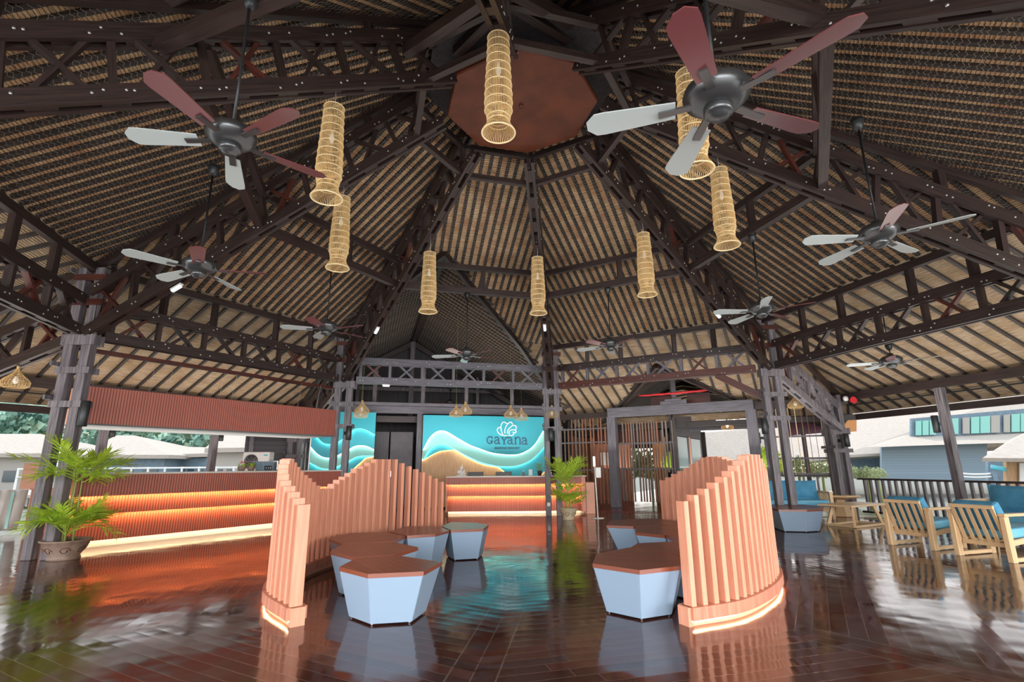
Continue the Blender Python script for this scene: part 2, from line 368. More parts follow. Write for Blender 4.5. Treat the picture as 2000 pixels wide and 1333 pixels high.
def _floor(nt, N, L, b):
    tc = N.new('ShaderNodeTexCoord'); sp = N.new('ShaderNodeSeparateXYZ'); L.new(tc.outputs['Object'], sp.inputs[0])
    x = _math(N, L, 'SUBTRACT', sp.outputs['X'], CX); y = _math(N, L, 'SUBTRACT', sp.outputs['Y'], CY)
    an = _math(N, L, 'SUBTRACT', _math(N, L, 'ARCTAN2', y, x), ROT)
    wr = _math(N, L, 'MODULO', _math(N, L, 'ADD', an, 4 * PI), Q)                    # angle inside the sector
    al = _math(N, L, 'SUBTRACT', wr, Q / 2)
    r = _math(N, L, 'SQRT', _math(N, L, 'ADD', _math(N, L, 'MULTIPLY', x, x), _math(N, L, 'MULTIPLY', y, y)))
    v = _math(N, L, 'MULTIPLY', r, _math(N, L, 'COSINE', al)); u = _math(N, L, 'MULTIPLY', r, _math(N, L, 'SINE', al))
    edge = _math(N, L, 'MULTIPLY', r, _math(N, L, 'SINE', _math(N, L, 'SUBTRACT', Q / 2, _math(N, L, 'ABSOLUTE', al))))
    sect = _math(N, L, 'FLOOR', _math(N, L, 'DIVIDE', _math(N, L, 'ADD', an, 4 * PI), Q))
    s1 = _math(N, L, 'GREATER_THAN', _math(N, L, 'COSINE', _math(N, L, 'MULTIPLY', sect, PI)), 0)
    isb = _math(N, L, 'LESS_THAN', edge, .16)                                        # boards along the sector joints
    P = .125
    a1 = _math(N, L, 'DIVIDE', v, P); fr = _math(N, L, 'FRACT', a1)
    g1 = _math(N, L, 'GREATER_THAN', _math(N, L, 'ABSOLUTE', _math(N, L, 'SUBTRACT', fr, .5)), .475)
    row = _math(N, L, 'FLOOR', a1)
    wn = N.new('ShaderNodeTexWhiteNoise'); wn.noise_dimensions = '2D'
    cb_ = N.new('ShaderNodeCombineXYZ'); L.new(row, cb_.inputs[0])
    wn0 = N.new('ShaderNodeTexWhiteNoise'); wn0.noise_dimensions = '1D'; L.new(row, wn0.inputs['W'])
    bl = _math(N, L, 'DIVIDE', _math(N, L, 'ADD', u, _math(N, L, 'MULTIPLY', wn0.outputs[0], 3)), 1.7)
    g3 = _math(N, L, 'GREATER_THAN', _math(N, L, 'ABSOLUTE', _math(N, L, 'SUBTRACT', _math(N, L, 'FRACT', bl), .5)), .4985)
    L.new(_math(N, L, 'FLOOR', bl), cb_.inputs[1]); L.new(cb_.outputs[0], wn.inputs['Vector'])
    g2 = _math(N, L, 'LESS_THAN', _math(N, L, 'ABSOLUTE', _math(N, L, 'SUBTRACT', edge, .16)), .006)
    g0 = _math(N, L, 'LESS_THAN', edge, .004)
    gap = _math(N, L, 'MAXIMUM', _math(N, L, 'MAXIMUM', g2, g0), _math(N, L, 'MULTIPLY', _math(N, L, 'MAXIMUM', g1, g3), _math(N, L, 'SUBTRACT', 1, isb)))
    nz = N.new('ShaderNodeTexNoise'); nz.inputs['Scale'].default_value = 1.1; nz.inputs['Detail'].default_value = 5; L.new(tc.outputs['Object'], nz.inputs[0])
    m0 = N.new('ShaderNodeMix'); m0.data_type = 'RGBA'; m0.inputs[6].default_value = (.100, .024, .012, 1); m0.inputs[7].default_value = (.026, .009, .007, 1)
    L.new(_math(N, L, 'MULTIPLY_ADD', wn.outputs[0], .55, _math(N, L, 'MULTIPLY', nz.outputs[0], .5)), m0.inputs[0])
    m1 = N.new('ShaderNodeMix'); m1.data_type = 'RGBA'; L.new(gap, m1.inputs[0]); L.new(m0.outputs[2], m1.inputs[6]); m1.inputs[7].default_value = (.12, .085, .065, 1)
    L.new(m1.outputs[2], b.inputs['Base Color'])
    b.inputs['IOR'].default_value = 1.62; b.inputs['Specular IOR Level'].default_value = .5
    n4 = N.new('ShaderNodeTexNoise'); n4.inputs['Scale'].default_value = 2.2; n4.inputs['Detail'].default_value = 3; L.new(tc.outputs['Object'], n4.inputs[0])
    rr = N.new('ShaderNodeMapRange'); rr.inputs[3].default_value = .05; rr.inputs[4].default_value = .17; rr.inputs[1].default_value = .3; rr.inputs[2].default_value = .7
    L.new(n4.outputs[0], rr.inputs[0]); L.new(rr.outputs[0], b.inputs['Roughness'])
    # slight cupping of each board plus long shallow undulation
    cup = _math(N, L, 'MULTIPLY', _math(N, L, 'POWER', _math(N, L, 'ABSOLUTE', _math(N, L, 'SUBTRACT', fr, .5)), 2), .35)
    n5 = N.new('ShaderNodeTexNoise'); n5.inputs['Scale'].default_value = 1.5; n5.inputs['Detail'].default_value = 2; L.new(tc.outputs['Object'], n5.inputs[0])
    hh = _math(N, L, 'ADD', _math(N, L, 'MULTIPLY', n5.outputs[0], 1.2), _math(N, L, 'MULTIPLY', cup, .5))
    hh = _math(N, L, 'SUBTRACT', hh, _math(N, L, 'MULTIPLY', gap, .10))
    hh = _math(N, L, 'ADD', hh, _math(N, L, 'MULTIPLY', wn.outputs[0], .03))
    bp = N.new('ShaderNodeBump'); bp.inputs['Strength'].default_value = .35; bp.inputs['Distance'].default_value = .02; L.new(hh, bp.inputs['Height']); L.new(bp.outputs[0], b.inputs['Normal'])
M['floor'] = tex_mat('polished_floorboards', _floor)
def _forest(nt, N, L, b):
    tc = N.new('ShaderNodeTexCoord')
    v = N.new('ShaderNodeTexNoise'); v.inputs['Scale'].default_value = .45; v.inputs['Detail'].default_value = 8; L.new(tc.outputs['Object'], v.inputs[0])
    rp = N.new('ShaderNodeValToRGB'); L.new(v.outputs[0], rp.inputs[0])
    e = rp.color_ramp.elements; e[0].position = .36; e[0].color = (.10, .22, .18, 1); e[1].position = .62; e[1].color = (.42, .50, .34, 1)  # haze is put into these pale, desaturated greens
    x = e.new(.5); x.color = (.22, .37, .27, 1)
    L.new(rp.outputs[0], b.inputs['Base Color']); b.inputs['Roughness'].default_value = .9
M['forest'] = tex_mat('haze_tinted_forest', _forest)

def translucent(m, f=.35):
    nt = m.node_tree; N = nt.nodes; L = nt.links; b = N['Principled BSDF']; o = N['Material Output']
    t = N.new('ShaderNodeBsdfTranslucent'); mx = N.new('ShaderNodeMixShader'); mx.inputs[0].default_value = f
    src = b.inputs['Base Color'].links[0].from_socket; L.new(src, t.inputs[0]); L.new(b.outputs[0], mx.inputs[1]); L.new(t.outputs[0], mx.inputs[2]); L.new(mx.outputs[0], o.inputs[0])
translucent(M['leaf']); translucent(M['leaf_far'])
M['soffit'] = mat('grey_soffit', (.16, .165, .165), .6)

def strip_light(A, d, L, nrm, power, color, wdt=.014, k=.12):
    # linear lamp tucked behind a lip, aimed down and back at the panel
    d = d.normalized(); z = (nrm * k + Vector((0, 0, 1))).normalized(); y = z.cross(d).normalized()
    o = light('strip_lamp', 'AREA', (0, 0, 0), power, color, (L, wdt)); c = A + d * L / 2
    o.matrix_world = Matrix(((d.x, y.x, z.x, c.x), (d.y, y.y, z.y, c.y), (d.z, y.z, z.z, c.z), (0, 0, 0, 1)))
    return o
# ================================================================== SETTING
def octa(r, z, off=0.0): return [cpt(k + off, r, z) for k in range(8)]
m = MB()
m.poly([tuple(p) for p in octa(12.0, 0)])
e0, n0 = fn(0)
m.poly([fp(0, -4.6, 11.0865, 0), fp(0, 4.6, 11.0865, 0), fp(0, 4.6, 13.4, 0), fp(0, -4.6, 13.4, 0)])
m.poly([fp(-1, -4.4, 11.0865, 0), fp(-1, 4.4, 11.0865, 0), fp(-1, 4.4, 24, 0), fp(-1, -4.4, 24, 0)])
floor = m.build('floor', M['floor']); tag(floor, kind='structure')
m = MB()
o = octa(12.02, 0)
for i in range(8):
    a, b = o[i], o[(i + 1) % 8]
    m.poly([a, b, b - Vector((0, 0, .35)), a - Vector((0, 0, .35))])
tag(m.build('trim_1', M['timber']), kind='structure')
m = MB(); m.poly([(-160, -60, -.75), (160, -60, -.75), (160, 220, -.75), (-160, 220, -.75)])
tag(m.build('water', M['sea']), kind='structure')

# ---- thatched ceiling, one object per roof face, its rafters children of it
def clip(poly, f):
    out = []
    for i in range(len(poly)):
        a, b = poly[i], poly[(i + 1) % len(poly)]; fa, fb = f(a), f(b)
        if fa >= 0: out.append(a)
        if (fa >= 0) != (fb >= 0):
            t = fa / (fa - fb); out.append((a[0] + (b[0] - a[0]) * t, a[1] + (b[1] - a[1]) * t))
    return out
def wing_cut(u, v):      # > 0 : keep the main roof (above the cross gable over the reception)
    return (6.19 - .575 * abs(u + .65)) - roof_z(v)
def dorm_cut(u, v):
    return (4.13 - .50 * abs(u + .15)) - roof_z(v)
def slope_len(v):
    s = 0; pv = 0; L = 0
    for a, b in ((0, 6.72), (6.72, 10.16), (10.16, 11.15)):
        if v > a:
            c = min(v, b); L += math.hypot(c - a, roof_z(c) - roof_z(a))
    return L
CUT = {0: wing_cut, -1: dorm_cut}
def strip_pieces(k, u0, u1, v0, v1):
    pl = [(u0, v0), (u1, v0), (u1, v1), (u0, v1)]
    pl = clip(pl, lambda p: p[1] * TQ - p[0]); pl = clip(pl, lambda p: p[1] * TQ + p[0]) if pl else pl
    if not pl: return []
    if k not in CUT: return [pl]
    g = CUT[k]
    # keep where the main roof is lower than the gable planes (outside the gable), split at its ridge
    uc = -.65 if k == 0 else -.15
    res = []
    for sgn in (1, -1):
        q = clip(pl, lambda p: sgn * (p[0] - uc))
        if not q: continue
        q2 = clip(q, lambda p: -g(p[0], p[1]))
        if len(q2) > 2: res.append(q2)
    return res
lowz = lambda v: v
for k in range(8):
    kk = k if k < 4 else k - 8
    m = MB(); m.cm = 0
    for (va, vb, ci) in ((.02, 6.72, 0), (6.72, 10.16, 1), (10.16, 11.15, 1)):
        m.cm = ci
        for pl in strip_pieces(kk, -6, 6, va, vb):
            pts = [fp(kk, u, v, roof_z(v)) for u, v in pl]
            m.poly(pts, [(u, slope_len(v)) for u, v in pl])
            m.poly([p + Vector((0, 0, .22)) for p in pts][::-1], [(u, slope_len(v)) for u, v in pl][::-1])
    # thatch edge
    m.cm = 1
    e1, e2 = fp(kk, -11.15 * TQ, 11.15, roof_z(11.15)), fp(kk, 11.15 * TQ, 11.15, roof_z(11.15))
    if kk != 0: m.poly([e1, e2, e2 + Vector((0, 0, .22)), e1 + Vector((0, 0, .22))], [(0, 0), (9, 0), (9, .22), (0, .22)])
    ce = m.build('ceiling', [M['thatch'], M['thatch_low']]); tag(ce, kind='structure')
    def rafter(u, va, vb, w, h):
        segs = []
        cuts = [va] + [c for c in (6.72, 10.16) if va < c < vb] + [vb]
        mm = MB()
        for a, b in zip(cuts, cuts[1:]):
            mm.bar(fp(kk, u, a, roof_z(a) - h / 2), fp(kk, u, b, roof_z(b) - h / 2), w, h)
        mm.build('rafter', M['rafter'], ce)
    def vrange(u, va, vb):
        va = max(va, abs(u) / TQ + .03)
        if kk in CUT:
            g = CUT[kk]; v = va; end = va
            while v < vb and g(u, v) <= 0: v += .04
            vb = v
        return va, vb
    nI = 15
    for i in range(-nI, nI + 1):
        u = i * .182
        va, vb = vrange(u, 1.1, 6.72)
        if vb - va > .15: rafter(u, va, vb, .066, .045)
    for i in range(-12, 13):
        u = i * .365 + .05
        va, vb = vrange(u, 6.72, 11.05)
        if vb - va > .15: rafter(u, va, vb, .055, .05)
    # sagging chicken wire under the upper thatch
    mw = MB(); v = 1.6
    while v < 6.7:
        U = v * TQ - .04; n_ = max(4, int(2 * U / .042)); pts = []
        ph = random.random() * 6
        for j in range(n_ + 1):
            u = -U + 2 * U * j / n_
            vv = v + (.013 if j % 2 else -.013) + .01 * math.sin(u * 7 + ph)
            z = roof_z(vv) - .068 - .018 * math.sin(u * 3.1 + ph) ** 2
            if kk in CUT and CUT[kk](u, vv) > -.05:
                if len(pts) > 2: mw.tube(pts, .0014, 3, cap=False, smooth=False)
                pts = []; continue
            pts.append(fp(kk, u, vv, z))
        if len(pts) > 2: mw.tube(pts, .0014, 3, cap=False, smooth=False)
        v += .055
    mw.build('wire_netting', M['wire'], ce)

# ---- cross gable over the reception (kk = 0) and small gable over the entry (kk = -1)
def gable(k, uc, vr0, zr, sl, half, vend, spacing=.25, net=True, name='ceiling', clipf=None, vlow=None):
    m = MB(); L = math.hypot(1, sl)
    ce = None; raf = []
    for sg in (-1, 1):
        pl = []
        d = half
        # valley from ridge start outwards, eave line at uc+sg*half
        vv = vr0; pts2 = [(0.0, vr0)]
        n_ = 14
        for i in range(1, n_ + 1):
            dd = half * i / n_; z = zr - sl * dd; v = vr0
            while v < vend and roof_z(v) > z: v += .02
            pts2.append((dd, v))
        pts2 += [(half, vend), (0.0, vend)]
        P3 = [fp(k, uc + sg * dd, v, zr - sl * dd) for dd, v in pts2]
        uv = [(v, dd * L) for dd, v in pts2]
        m.poly(P3, uv); m.poly([p + Vector((0, 0, .2)) for p in P3][::-1], uv[::-1])
        v = vr0 + .15
        while v < vend:
            # rafter runs down the slope (along u) from the ridge to the valley/eave
            dmax = half
            for dd, vx in pts2[:n_ + 1]:
                if vx > v: dmax = dd; break
            raf.append((fp(k, uc + sg * .04, v, zr - sl * .04 - .03), fp(k, uc + sg * dmax, v, zr - sl * dmax - .03)))
            v += spacing
        if net:
            mw = raf
    ce = m.build(name, [M['thatch']]); tag(ce, kind='structure')
    for a, b in raf:
        mm = MB(); mm.bar(a, b, .07, .05); mm.build('rafter', M['rafter'], ce)
    if net:
        mw = MB()
        for sg in (-1, 1):
            dd = .2
            while dd < half - .1:
                z = zr - sl * dd; v = vr0
                while v < vend and roof_z(v) > z: v += .03
                v += .15; pts = []; j = 0
                while v < vend:
                    pts.append(fp(k, uc + sg * (dd + (.02 if j % 2 else -.02)), v, z - .075 - .02 * math.sin(v * 3) ** 2)); v += .06; j += 1
                if len(pts) > 2: mw.tube(pts, .0014, 3, cap=False, smooth=False)
                dd += .085
        mw.build('wire_netting', M['wire'], ce)
    return ce
gable(0, -.65, 4.21, 6.19, .575, 5.1, 13.2)
gable(-1, -.15, 8.15, 4.13, .50, 3.0, 15, .2, net=False)

# gable timbers: ridge beams, valley beams, king posts
def thing_mesh(mb, name, m_, label, cat, group=None, bevel=0):
    return tag(mb.build(name, m_, bevel=bevel), label, cat, group)
m = MB(); m.bar(fp(0, -.65, 4.3, 6.08), fp(0, -.65, 13, 6.08), .12, .16)
thing_mesh(m, 'ridge_beam', M['timber'], 'dark ridge beam of the cross gable running back over the reception', 'beam')
for sg, lab in ((1, 'right'), (-1, 'left')):
    ue = -.65 + sg * 4.2; ze = 6.19 - .575 * 4.2; v = 6.72
    while roof_z(v) > ze: v += .02
    m = MB(); zm = 4.75; um = -.65 + sg * (6.19 - 4.75) / .575
    m.bar(fp(0, -.65, 4.2, 6.1), fp(0, um, 6.72, 4.66), .1, .16); m.bar(fp(0, um, 6.72, 4.66), fp(0, ue, v, ze - .08), .1, .16)
    thing_mesh(m, 'valley_beam', M['timber'], 'dark valley beam down the %s side of the reception gable opening' % lab, 'beam')
t = empty('gable_truss', fp(0, -.65, 12.9, 3), label='dark gable truss with king post at the far end of the reception roof', cat='truss')
def child(mb, name, m_, par, bevel=0):
    o = mb.build(name, m_, bevel=bevel); o.parent = par; o.matrix_parent_inverse = par.matrix_basis.inverted(); return o
for sg in (-1, 1):
    m = MB(); m.bar(fp(0, -.65, 12.8, 5.95), fp(0, -.65 + sg * 5, 12.8, 5.95 - .575 * 5), .12, .18); child(m, 'principal_rafter', M['timber'], t)
m = MB(); m.bar(fp(0, -.65, 12.8, 3.1), fp(0, -.65, 12.8, 6.0), .18, .18); child(m, 'king_post', M['post'], t)
m = MB(); m.bar(fp(0, -5, 12.8, 4.15), fp(0, 4.4, 12.8, 4.15), .12, .14); child(m, 'collar_beam', M['post'], t)
for u in (-2.6, 1.9):
    m = MB(); m.bar(fp(0, u, 12.8, 3.1), fp(0, u, 12.8, 5.2), .12, .12); child(m, 'strut', M['post'], t)
# back wall of the gable and reception
m = MB()
pts = [(-5.6, 0), (4.9, 0), (4.9, 3.0), (-.65, 6.15), (-5.6, 3.3)]
m.slab([fp(0, u, 13.05, z) for u, z in pts], fn(0)[1], .12)
tag(m.build('wall_back', M['dark_plank']), kind='structure')
for sg, u in ((-1, -5.55), (1, 4.75)):
    m = MB(); m.bar(fp(0, u, 10.4 if sg > 0 else 10.9, 1.5), fp(0, u, 13.05, 1.5), .1, 3.0)
    tag(m.build('wall_left' if sg < 0 else 'wall_right', M['dark_plank']), kind='structure')
# beam over the reception wall
t = empty('lintel_frame', fp(0, 0, 10.2, 3.1), label='long grey timber beam across the top of the turquoise reception panels', cat='beam')
m = MB(); m.bar(fp(0, -4.3, 10.25, 3.10), fp(0, 4.2, 10.25, 3.10), .16, .22); child(m, 'main_beam', M['beam_grey'], t)
m = MB(); m.bar(fp(0, -4.3, 10.1, 3.27), fp(0, 4.2, 10.1, 3.27), .10, .10); child(m, 'upper_rail', M['beam_grey'], t)
for i, u in enumerate((-3.4, -2.0, -.45, 1.0, 2.6)):
    m = MB(); m.bar(fp(0, u, 10.25, 3.2), fp(0, u, 10.25, 4.6 - .3 * abs(i - 1.7)), .12, .12); child(m, 'stub_post', M['post'], t)
for u in (-2.1, -.35):
    pass
m = MB(); m.bar(fp(0, -.52, 10.28, 0), fp(0, -.52, 10.28, 3.0), .17, .17)
thing_mesh(m, 'door_post', M['beam_grey'], 'grey timber post between the dark doorway and the big logo panel', 'post')
# dark doors between the turquoise panels
for i, (u0, u1, lab) in enumerate(((-1.93, -1.47, 'narrow dark grey wooden door leaf next to the left turquoise panel'), (-1.43, -.70, 'wide dark purple brown door leaf beside the grey door post'))):
    t = empty('door_leaf', fp(0, (u0 + u1) / 2, 10.55, 0), label=lab, cat='door')
    m = MB(); m.bar(fp(0, (u0 + u1) / 2, 10.55, .02), fp(0, (u0 + u1) / 2, 10.55, 2.42), u1 - u0, .05, up=n0); child(m, 'leaf', M['door_dark' if i else 'grey_plank'], t, .008)
    hx = u1 - .06 if i == 0 else u0 + .06
    m = MB(); m.bar(fp(0, hx, 10.50, 1.0), fp(0, hx, 10.50, 1.18), .03, .04, up=n0); child(m, 'door_handle', M['steel'], t)
m = MB(); m.bar(fp(0, -1.9, 10.5, 2.82), fp(0, -.6, 10.5, 2.82), .14, .2)
thing_mesh(m, 'door_lintel', M['timber'], 'dark timber lintel over the doorway between the turquoise panels', 'beam')

# ================================================================== TIMBER FRAME
def chord(mb, a, b, up=(0, 0, 1), w=.055, h=.17, gap=.075):
    a = Vector(a); b = Vector(b); d = (b - a).normalized(); s = d.cross(Vector(up)).normalized() * (w + gap) / 2
    mb.bar(a + s, b + s, w, h, up); mb.bar(a - s, b - s, w, h, up)
    L = (b - a).length; n = max(2, int(L / .55))
    for i in range(n):
        p = a + d * (L * (i + .5) / n); mb.bar(p - d * .12, p + d * .12, gap, h * .85, up)
def bolts_on(mb, pts, side, r=.014):
    for p in pts:
        p = Vector(p); s = Vector(side).normalized()
        A = s.to_track_quat('Z', 'Y').to_matrix()
        mb.lathe([(r, 0), (r, .007), (r * .5, .011), (0, .011)], p, 8, axis=A)
def x_truss(name, A, B, C_, D, nx, label, cat='truss', group=None, mats=('timber', 'timber', 'timber'), xw=.085, flip=False, bolt=True, vert=True):
    # A-B bottom chord line, C_-D top chord line
    A, B, C_, D = map(Vector, (A, B, C_, D))
    t = empty(name, (A + B) / 2, label=label, cat=cat, group=group)
    d = (B - A).normalized(); side = d.cross(Vector((0, 0, 1))).normalized()
    m = MB(); chord(m, A, B); child(m, 'bottom_chord', M[mats[0]], t)
    m = MB(); chord(m, C_, D); child(m, 'top_chord', M[mats[1]], t)
    for i in range(nx):
        f0, f1 = (i + .18) / nx, (i + .82) / nx
        m = MB()
        m.bar(A.lerp(B, f0), C_.lerp(D, f1), .045, xw, up=side); m.bar(A.lerp(B, f1) + side * .03, C_.lerp(D, f0) + side * .03, .045, xw, up=side)
        child(m, 'cross_brace', M[mats[2] if (i % 4) else 'timber_red'], t)
        if vert:
            f = i / nx if i else .02
            m = MB(); m.bar(A.lerp(B, f), C_.lerp(D, f), .07, .10, up=side); child(m, 'web_post', M[mats[2]], t)
    if bolt:
        m = MB(); pts = []
        for i in range(nx):
            for f in ((i + .12) / nx, (i + .2) / nx, (i + .8) / nx, (i + .9) / nx):
                for (P0, P1) in ((A, B), (C_, D)):
                    if random.random() < .8:
                        for s_ in (-1, 1):
                            pts.append((P0.lerp(P1, f) + Vector((0, 0, random.uniform(-.05, .05))) + side * .093 * s_, s_))
        for p, s_ in pts: bolts_on(m, [p], side * s_)
        o = child(m, 'bolt_heads', M['bolt'], t); o['kind'] = 'stuff'
    return t
rad_lab = {0: 'radial truss rising to the copper disc from the column before the reception desk',
           1: 'radial roof truss rising from the column at the right end of the bar canopy',
           2: 'radial roof truss rising from the column behind the potted palm by the bar',
           3: 'level-looking radial truss from the copper disc to the upper left corner',
           -4: 'radial truss overhead behind the nearest rattan lantern',
           -3: 'radial roof truss running from the copper disc to the upper right corner',
           -2: 'radial roof truss running from the copper disc out over the slatted armchairs',
           -1: 'radial roof truss rising from the column that stands in the blue grey planter'}
for k in range(-4, 4):
    zb = lambda r: 3.46 + .572 * (7.2 - r)
    r0, r1 = 7.2, 1.3
    zt = lambda r: zb(r) + .70
    x_truss('radial_truss', cpt(k, r0, zb(r0)), cpt(k, r1, zb(r1)), cpt(k, r0, zt(r0)), cpt(k, r1 + .3, zt(r1 + .3)), 8, rad_lab[k], group='radial roof trusses', mats=('timber', 'timber', 'timber'))
    # hip rafter under the thatch with short posts on the truss
    t = empty('hip_rafter', cpt(k, 4, 5), label='dark hip rafter under the thatch above the ' + rad_lab[k].replace('radial roof truss', 'truss'), cat='rafter', group='hip rafters')
    t['label'] = {0: 'dark hip rafter in line with the column in front of the desk', 1: 'dark hip rafter left of the reception gable', 2: 'dark hip rafter above the column by the bar palm',
                  3: 'dark hip rafter at the upper left under the thatch', -4: 'dark hip rafter straight overhead at the top edge', -3: 'dark hip rafter at the upper right corner',
                  -2: 'dark hip rafter on short posts above the armchairs side', -1: 'dark hip rafter above the column in the planter'}[k]
    hz = lambda r: roof_z(r * CQ) - .12
    m = MB(); m.bar(cpt(k, .5, hz(.5)), cpt(k, 7.27, hz(7.27)), .09, .13); m.bar(cpt(k, 7.27, hz(7.27)), cpt(k, 11.0, hz(11.0)), .09, .13); child(m, 'hip_beam', M['timber'], t)
    for r in (2.6, 5.9):
        m = MB(); m.bar(cpt(k, r, zt(r) + .08), cpt(k, r, hz(r) - .06), .10, .10); child(m, 'short_post', M['timber'], t)
ring_lab = {2: 'level ring truss at the far left edge ending at the column by the bar palm', 1: 'level ring truss with crossed braces above the fluted bar canopy', 0: 'grey ring truss with crossed braces above the reception opening',
            -1: 'reddish ring truss with crossed braces above the lattice entry', -2: 'level ring truss with crossed braces above the lounge armchairs'}
for k in (2, 1, 0, -1, -2):
    mats = {0: ('beam_grey', 'beam_grey', 'beam_grey'), -1: ('timber_red', 'timber', 'beam_grey')}.get(k, ('timber', 'timber', 'timber'))
    a, b = cpt(k + 1, 7.27), cpt(k, 7.27)
    d = (b - a).normalized() * .28; a = a + d; b = b - d
    Z = Vector((0, 0, 1))
    x_truss('ring_truss', a + Z * 3.47, b + Z * 3.47, a + Z * 3.97, b + Z * 3.97, 6, ring_lab[k], group='ring trusses', mats=mats)
    if k != 0:
        t = empty('ring_purlin', (a + b) / 2 + Z * 4.55, label={2: 'dark purlin on posts over the far left ring truss', 1: 'dark purlin on posts over the ring truss at the bar', -1: 'dark purlin on posts over the ring truss at the entry', -2: 'dark purlin on posts over the ring truss at the lounge'}[k], cat='beam', group='purlins over the ring trusses')
        m = MB(); m.bar(a - d + Z * 4.60, b + d + Z * 4.60, .10, .13); child(m, 'purlin', M['timber'], t)
        for f in (.17, .36, .64, .83):
            m = MB(); p = a.lerp(b, f); m.bar(p + Z * 4.05, p + Z * 4.54, .10, .10); child(m, 'short_post', M['timber'], t)
# small inner collar near the disc, and the double collar beams
for k in range(-4, 4):
    t = empty('collar_beams', fp(k, 0, 4.0, 5.2), label={0: 'double collar beams joined by a short post in front of the reception gable', -1: 'double collar beams joined by a short post across the thatch above the entry', 1: 'double collar beams joined by a short post behind the lantern left of the bar column',
        2: 'double collar beams joined by a short post on the left thatch slope', 3: 'double collar beams near the upper left fan', -2: 'double collar beams joined by a short post on the right thatch slope', -3: 'double collar beams running up beside the large right fan', -4: 'double collar beams above the camera near the top edge'}[k], cat='beam', group='double collar beams')
    r = 4.35; a, b = cpt(k + 1, r), cpt(k, r); Z = Vector((0, 0, 1))
    if k == 3: b = cpt(3, 4.75, .26)
    m = MB(); m.bar(a + Z * 5.18, b + Z * 5.18, .12, .14, ext=-.05); child(m, 'lower_beam', M['timber'], t)
    m = MB(); m.bar(a + Z * 5.74, b + Z * 5.74, .10, .12, ext=-.05); child(m, 'upper_beam', M['timber'], t)
    m = MB(); p = a.lerp(b, .57); m.bar(p + Z * 5.2, p + Z * 5.7, .10, .10); child(m, 'short_post', M['timber'], t)
    r = 1.75; a, b = cpt(k + 1, r), cpt(k, r)
    m = MB(); m.bar(a + Z * 6.6, b + Z * 6.6, .09, .10, ext=-.04)
    m.bar(a + Z * 7.2, b + Z * 7.2, .09, .10, ext=-.04)
    child(m, 'top_collar', M['timber'], t)
# big braces overhead
t = empty('king_braces', (CX, CY - 2.5, 7), label='heavy crossing braces above the copper disc at the top centre', cat='beam')
for a, b in ((cpt(-4, 2.35, 6.78), cpt(3, 2.05, 6.9)), (cpt(-4, 2.35, 6.85), cpt(-3, 1.3, 7.55)), (cpt(-4, 1.7, 7.3), cpt(3, 1.25, 7.35)), (cpt(-4, 1.7, 7.3), cpt(-3, 1.13, 7.46))):
    m = MB(); m.bar(a, b, .12, .17); child(m, 'brace', M['timber'], t)
m = MB(); m.bar((CX, CY, 7.15), (CX, CY, 8.3), .25, .25); child(m, 'king_post', M['timber'], t)
m = MB(); m.lathe([(0, 7.42), (1.62, 7.40), (1.62, 7.44), (0, 7.46)], (CX, CY, 0), 8, smooth=False, a0=ROT)
thing_mesh(m, 'apex_shade_sheet', M['dark_plank'], 'dark sheet added for the shade in the roof apex above the copper disc', 'board')  # dark sheet added where the apex is only deep shade
# copper octagon
pr = [(1.22, 6.93), (1.22, 6.99), (1.15, 7.0), (0, 7.0)]
m = MB()
low = [cpt(k, 1.22, 0) - Vector((CX, CY, 0)) for k in range(8)]
b0 = len(m.v)
m.lathe([(0, 7.02), (1.22, 6.95), (1.24, 6.97), (1.24, 7.02), (1.0, 7.06)], (CX, CY, 0), 8, smooth=False, a0=ROT)
disc = m.build('copper_disc', M['copper']); tag(disc, 'octagonal copper disc at the centre of the roof', 'ceiling disc')
m = MB(); m.lathe([(0, -.02), (.03, -.02), (.04, .03)], (0, 0, 0), 12); hk = m.build('hook_plate', M['copper']); hk.parent = disc; hk.location = (CX, CY, 7.0)

# ---- columns of four posts with cross blocks
def column(k, r, label, ztop, z0=0.0, s=.29, pw=.15, cap=3.36, quad=False, shift=(0, 0), upper=True, group='paired-post timber columns'):
    c = cpt(k, r) + Vector((shift[0], shift[1], 0)); th = ROT + k * Q
    t = empty('timber_column', c + Vector((0, 0, z0)), label=label, cat='column', group=group)
    rd = Vector((math.cos(th), math.sin(th), 0)); td = Vector((-rd.y, rd.x, 0))
    X = Vector((1, 0, 0)); Yv = Vector((0, 1, 0))
    if quad: combos = [(-1, -1), (-1, 1), (1, -1), (1, 1)]
    else: combos = [(-1, 0), (1, 0)]
    for i, j in combos:
        p = c + X * i * s / 2 + Yv * j * s / 2
        m = MB(); m.bar(p + Vector((0, 0, z0)), p + Vector((0, 0, ztop)), pw, pw, up=Yv); child(m, 'post', M['post'], t, .012)
    dy = (s / 2 if quad else 0) + pw / 2 + .015
    zs = [cap - .02, cap - .52] + ([] if quad else [cap - 1.06]) + ([cap + .62, cap + 1.05] if upper else [])
    for z in zs:
        hh = .17 if abs(z - cap) < .05 else .10
        m = MB()
        for q in (-1, 1): m.bar(c + Yv * q * dy - X * (s / 2 + .10) + Vector((0, 0, z)), c + Yv * q * dy + X * (s / 2 + .15) + Vector((0, 0, z)), .035, hh)
        child(m, 'cross_block', M['timber_red' if z > cap + .1 else 'post'], t)
        m = MB(); m.bar(c - Yv * (dy + .12) - X * (s / 2 + pw / 2 + .02) + Vector((0, 0, z + .10)), c + Yv * (dy + .12) - X * (s / 2 + pw / 2 + .02) + Vector((0, 0, z + .10)), .035, .07)
        if hh < .15: child(m, 'tie_block', M['post'], t)
    return t
column(2, 7.27, 'paired-post dark timber column behind the potted palm at the bar', 4.6)
column(1, 7.27, 'paired-post timber column at the right end of the bar canopy', 4.6)
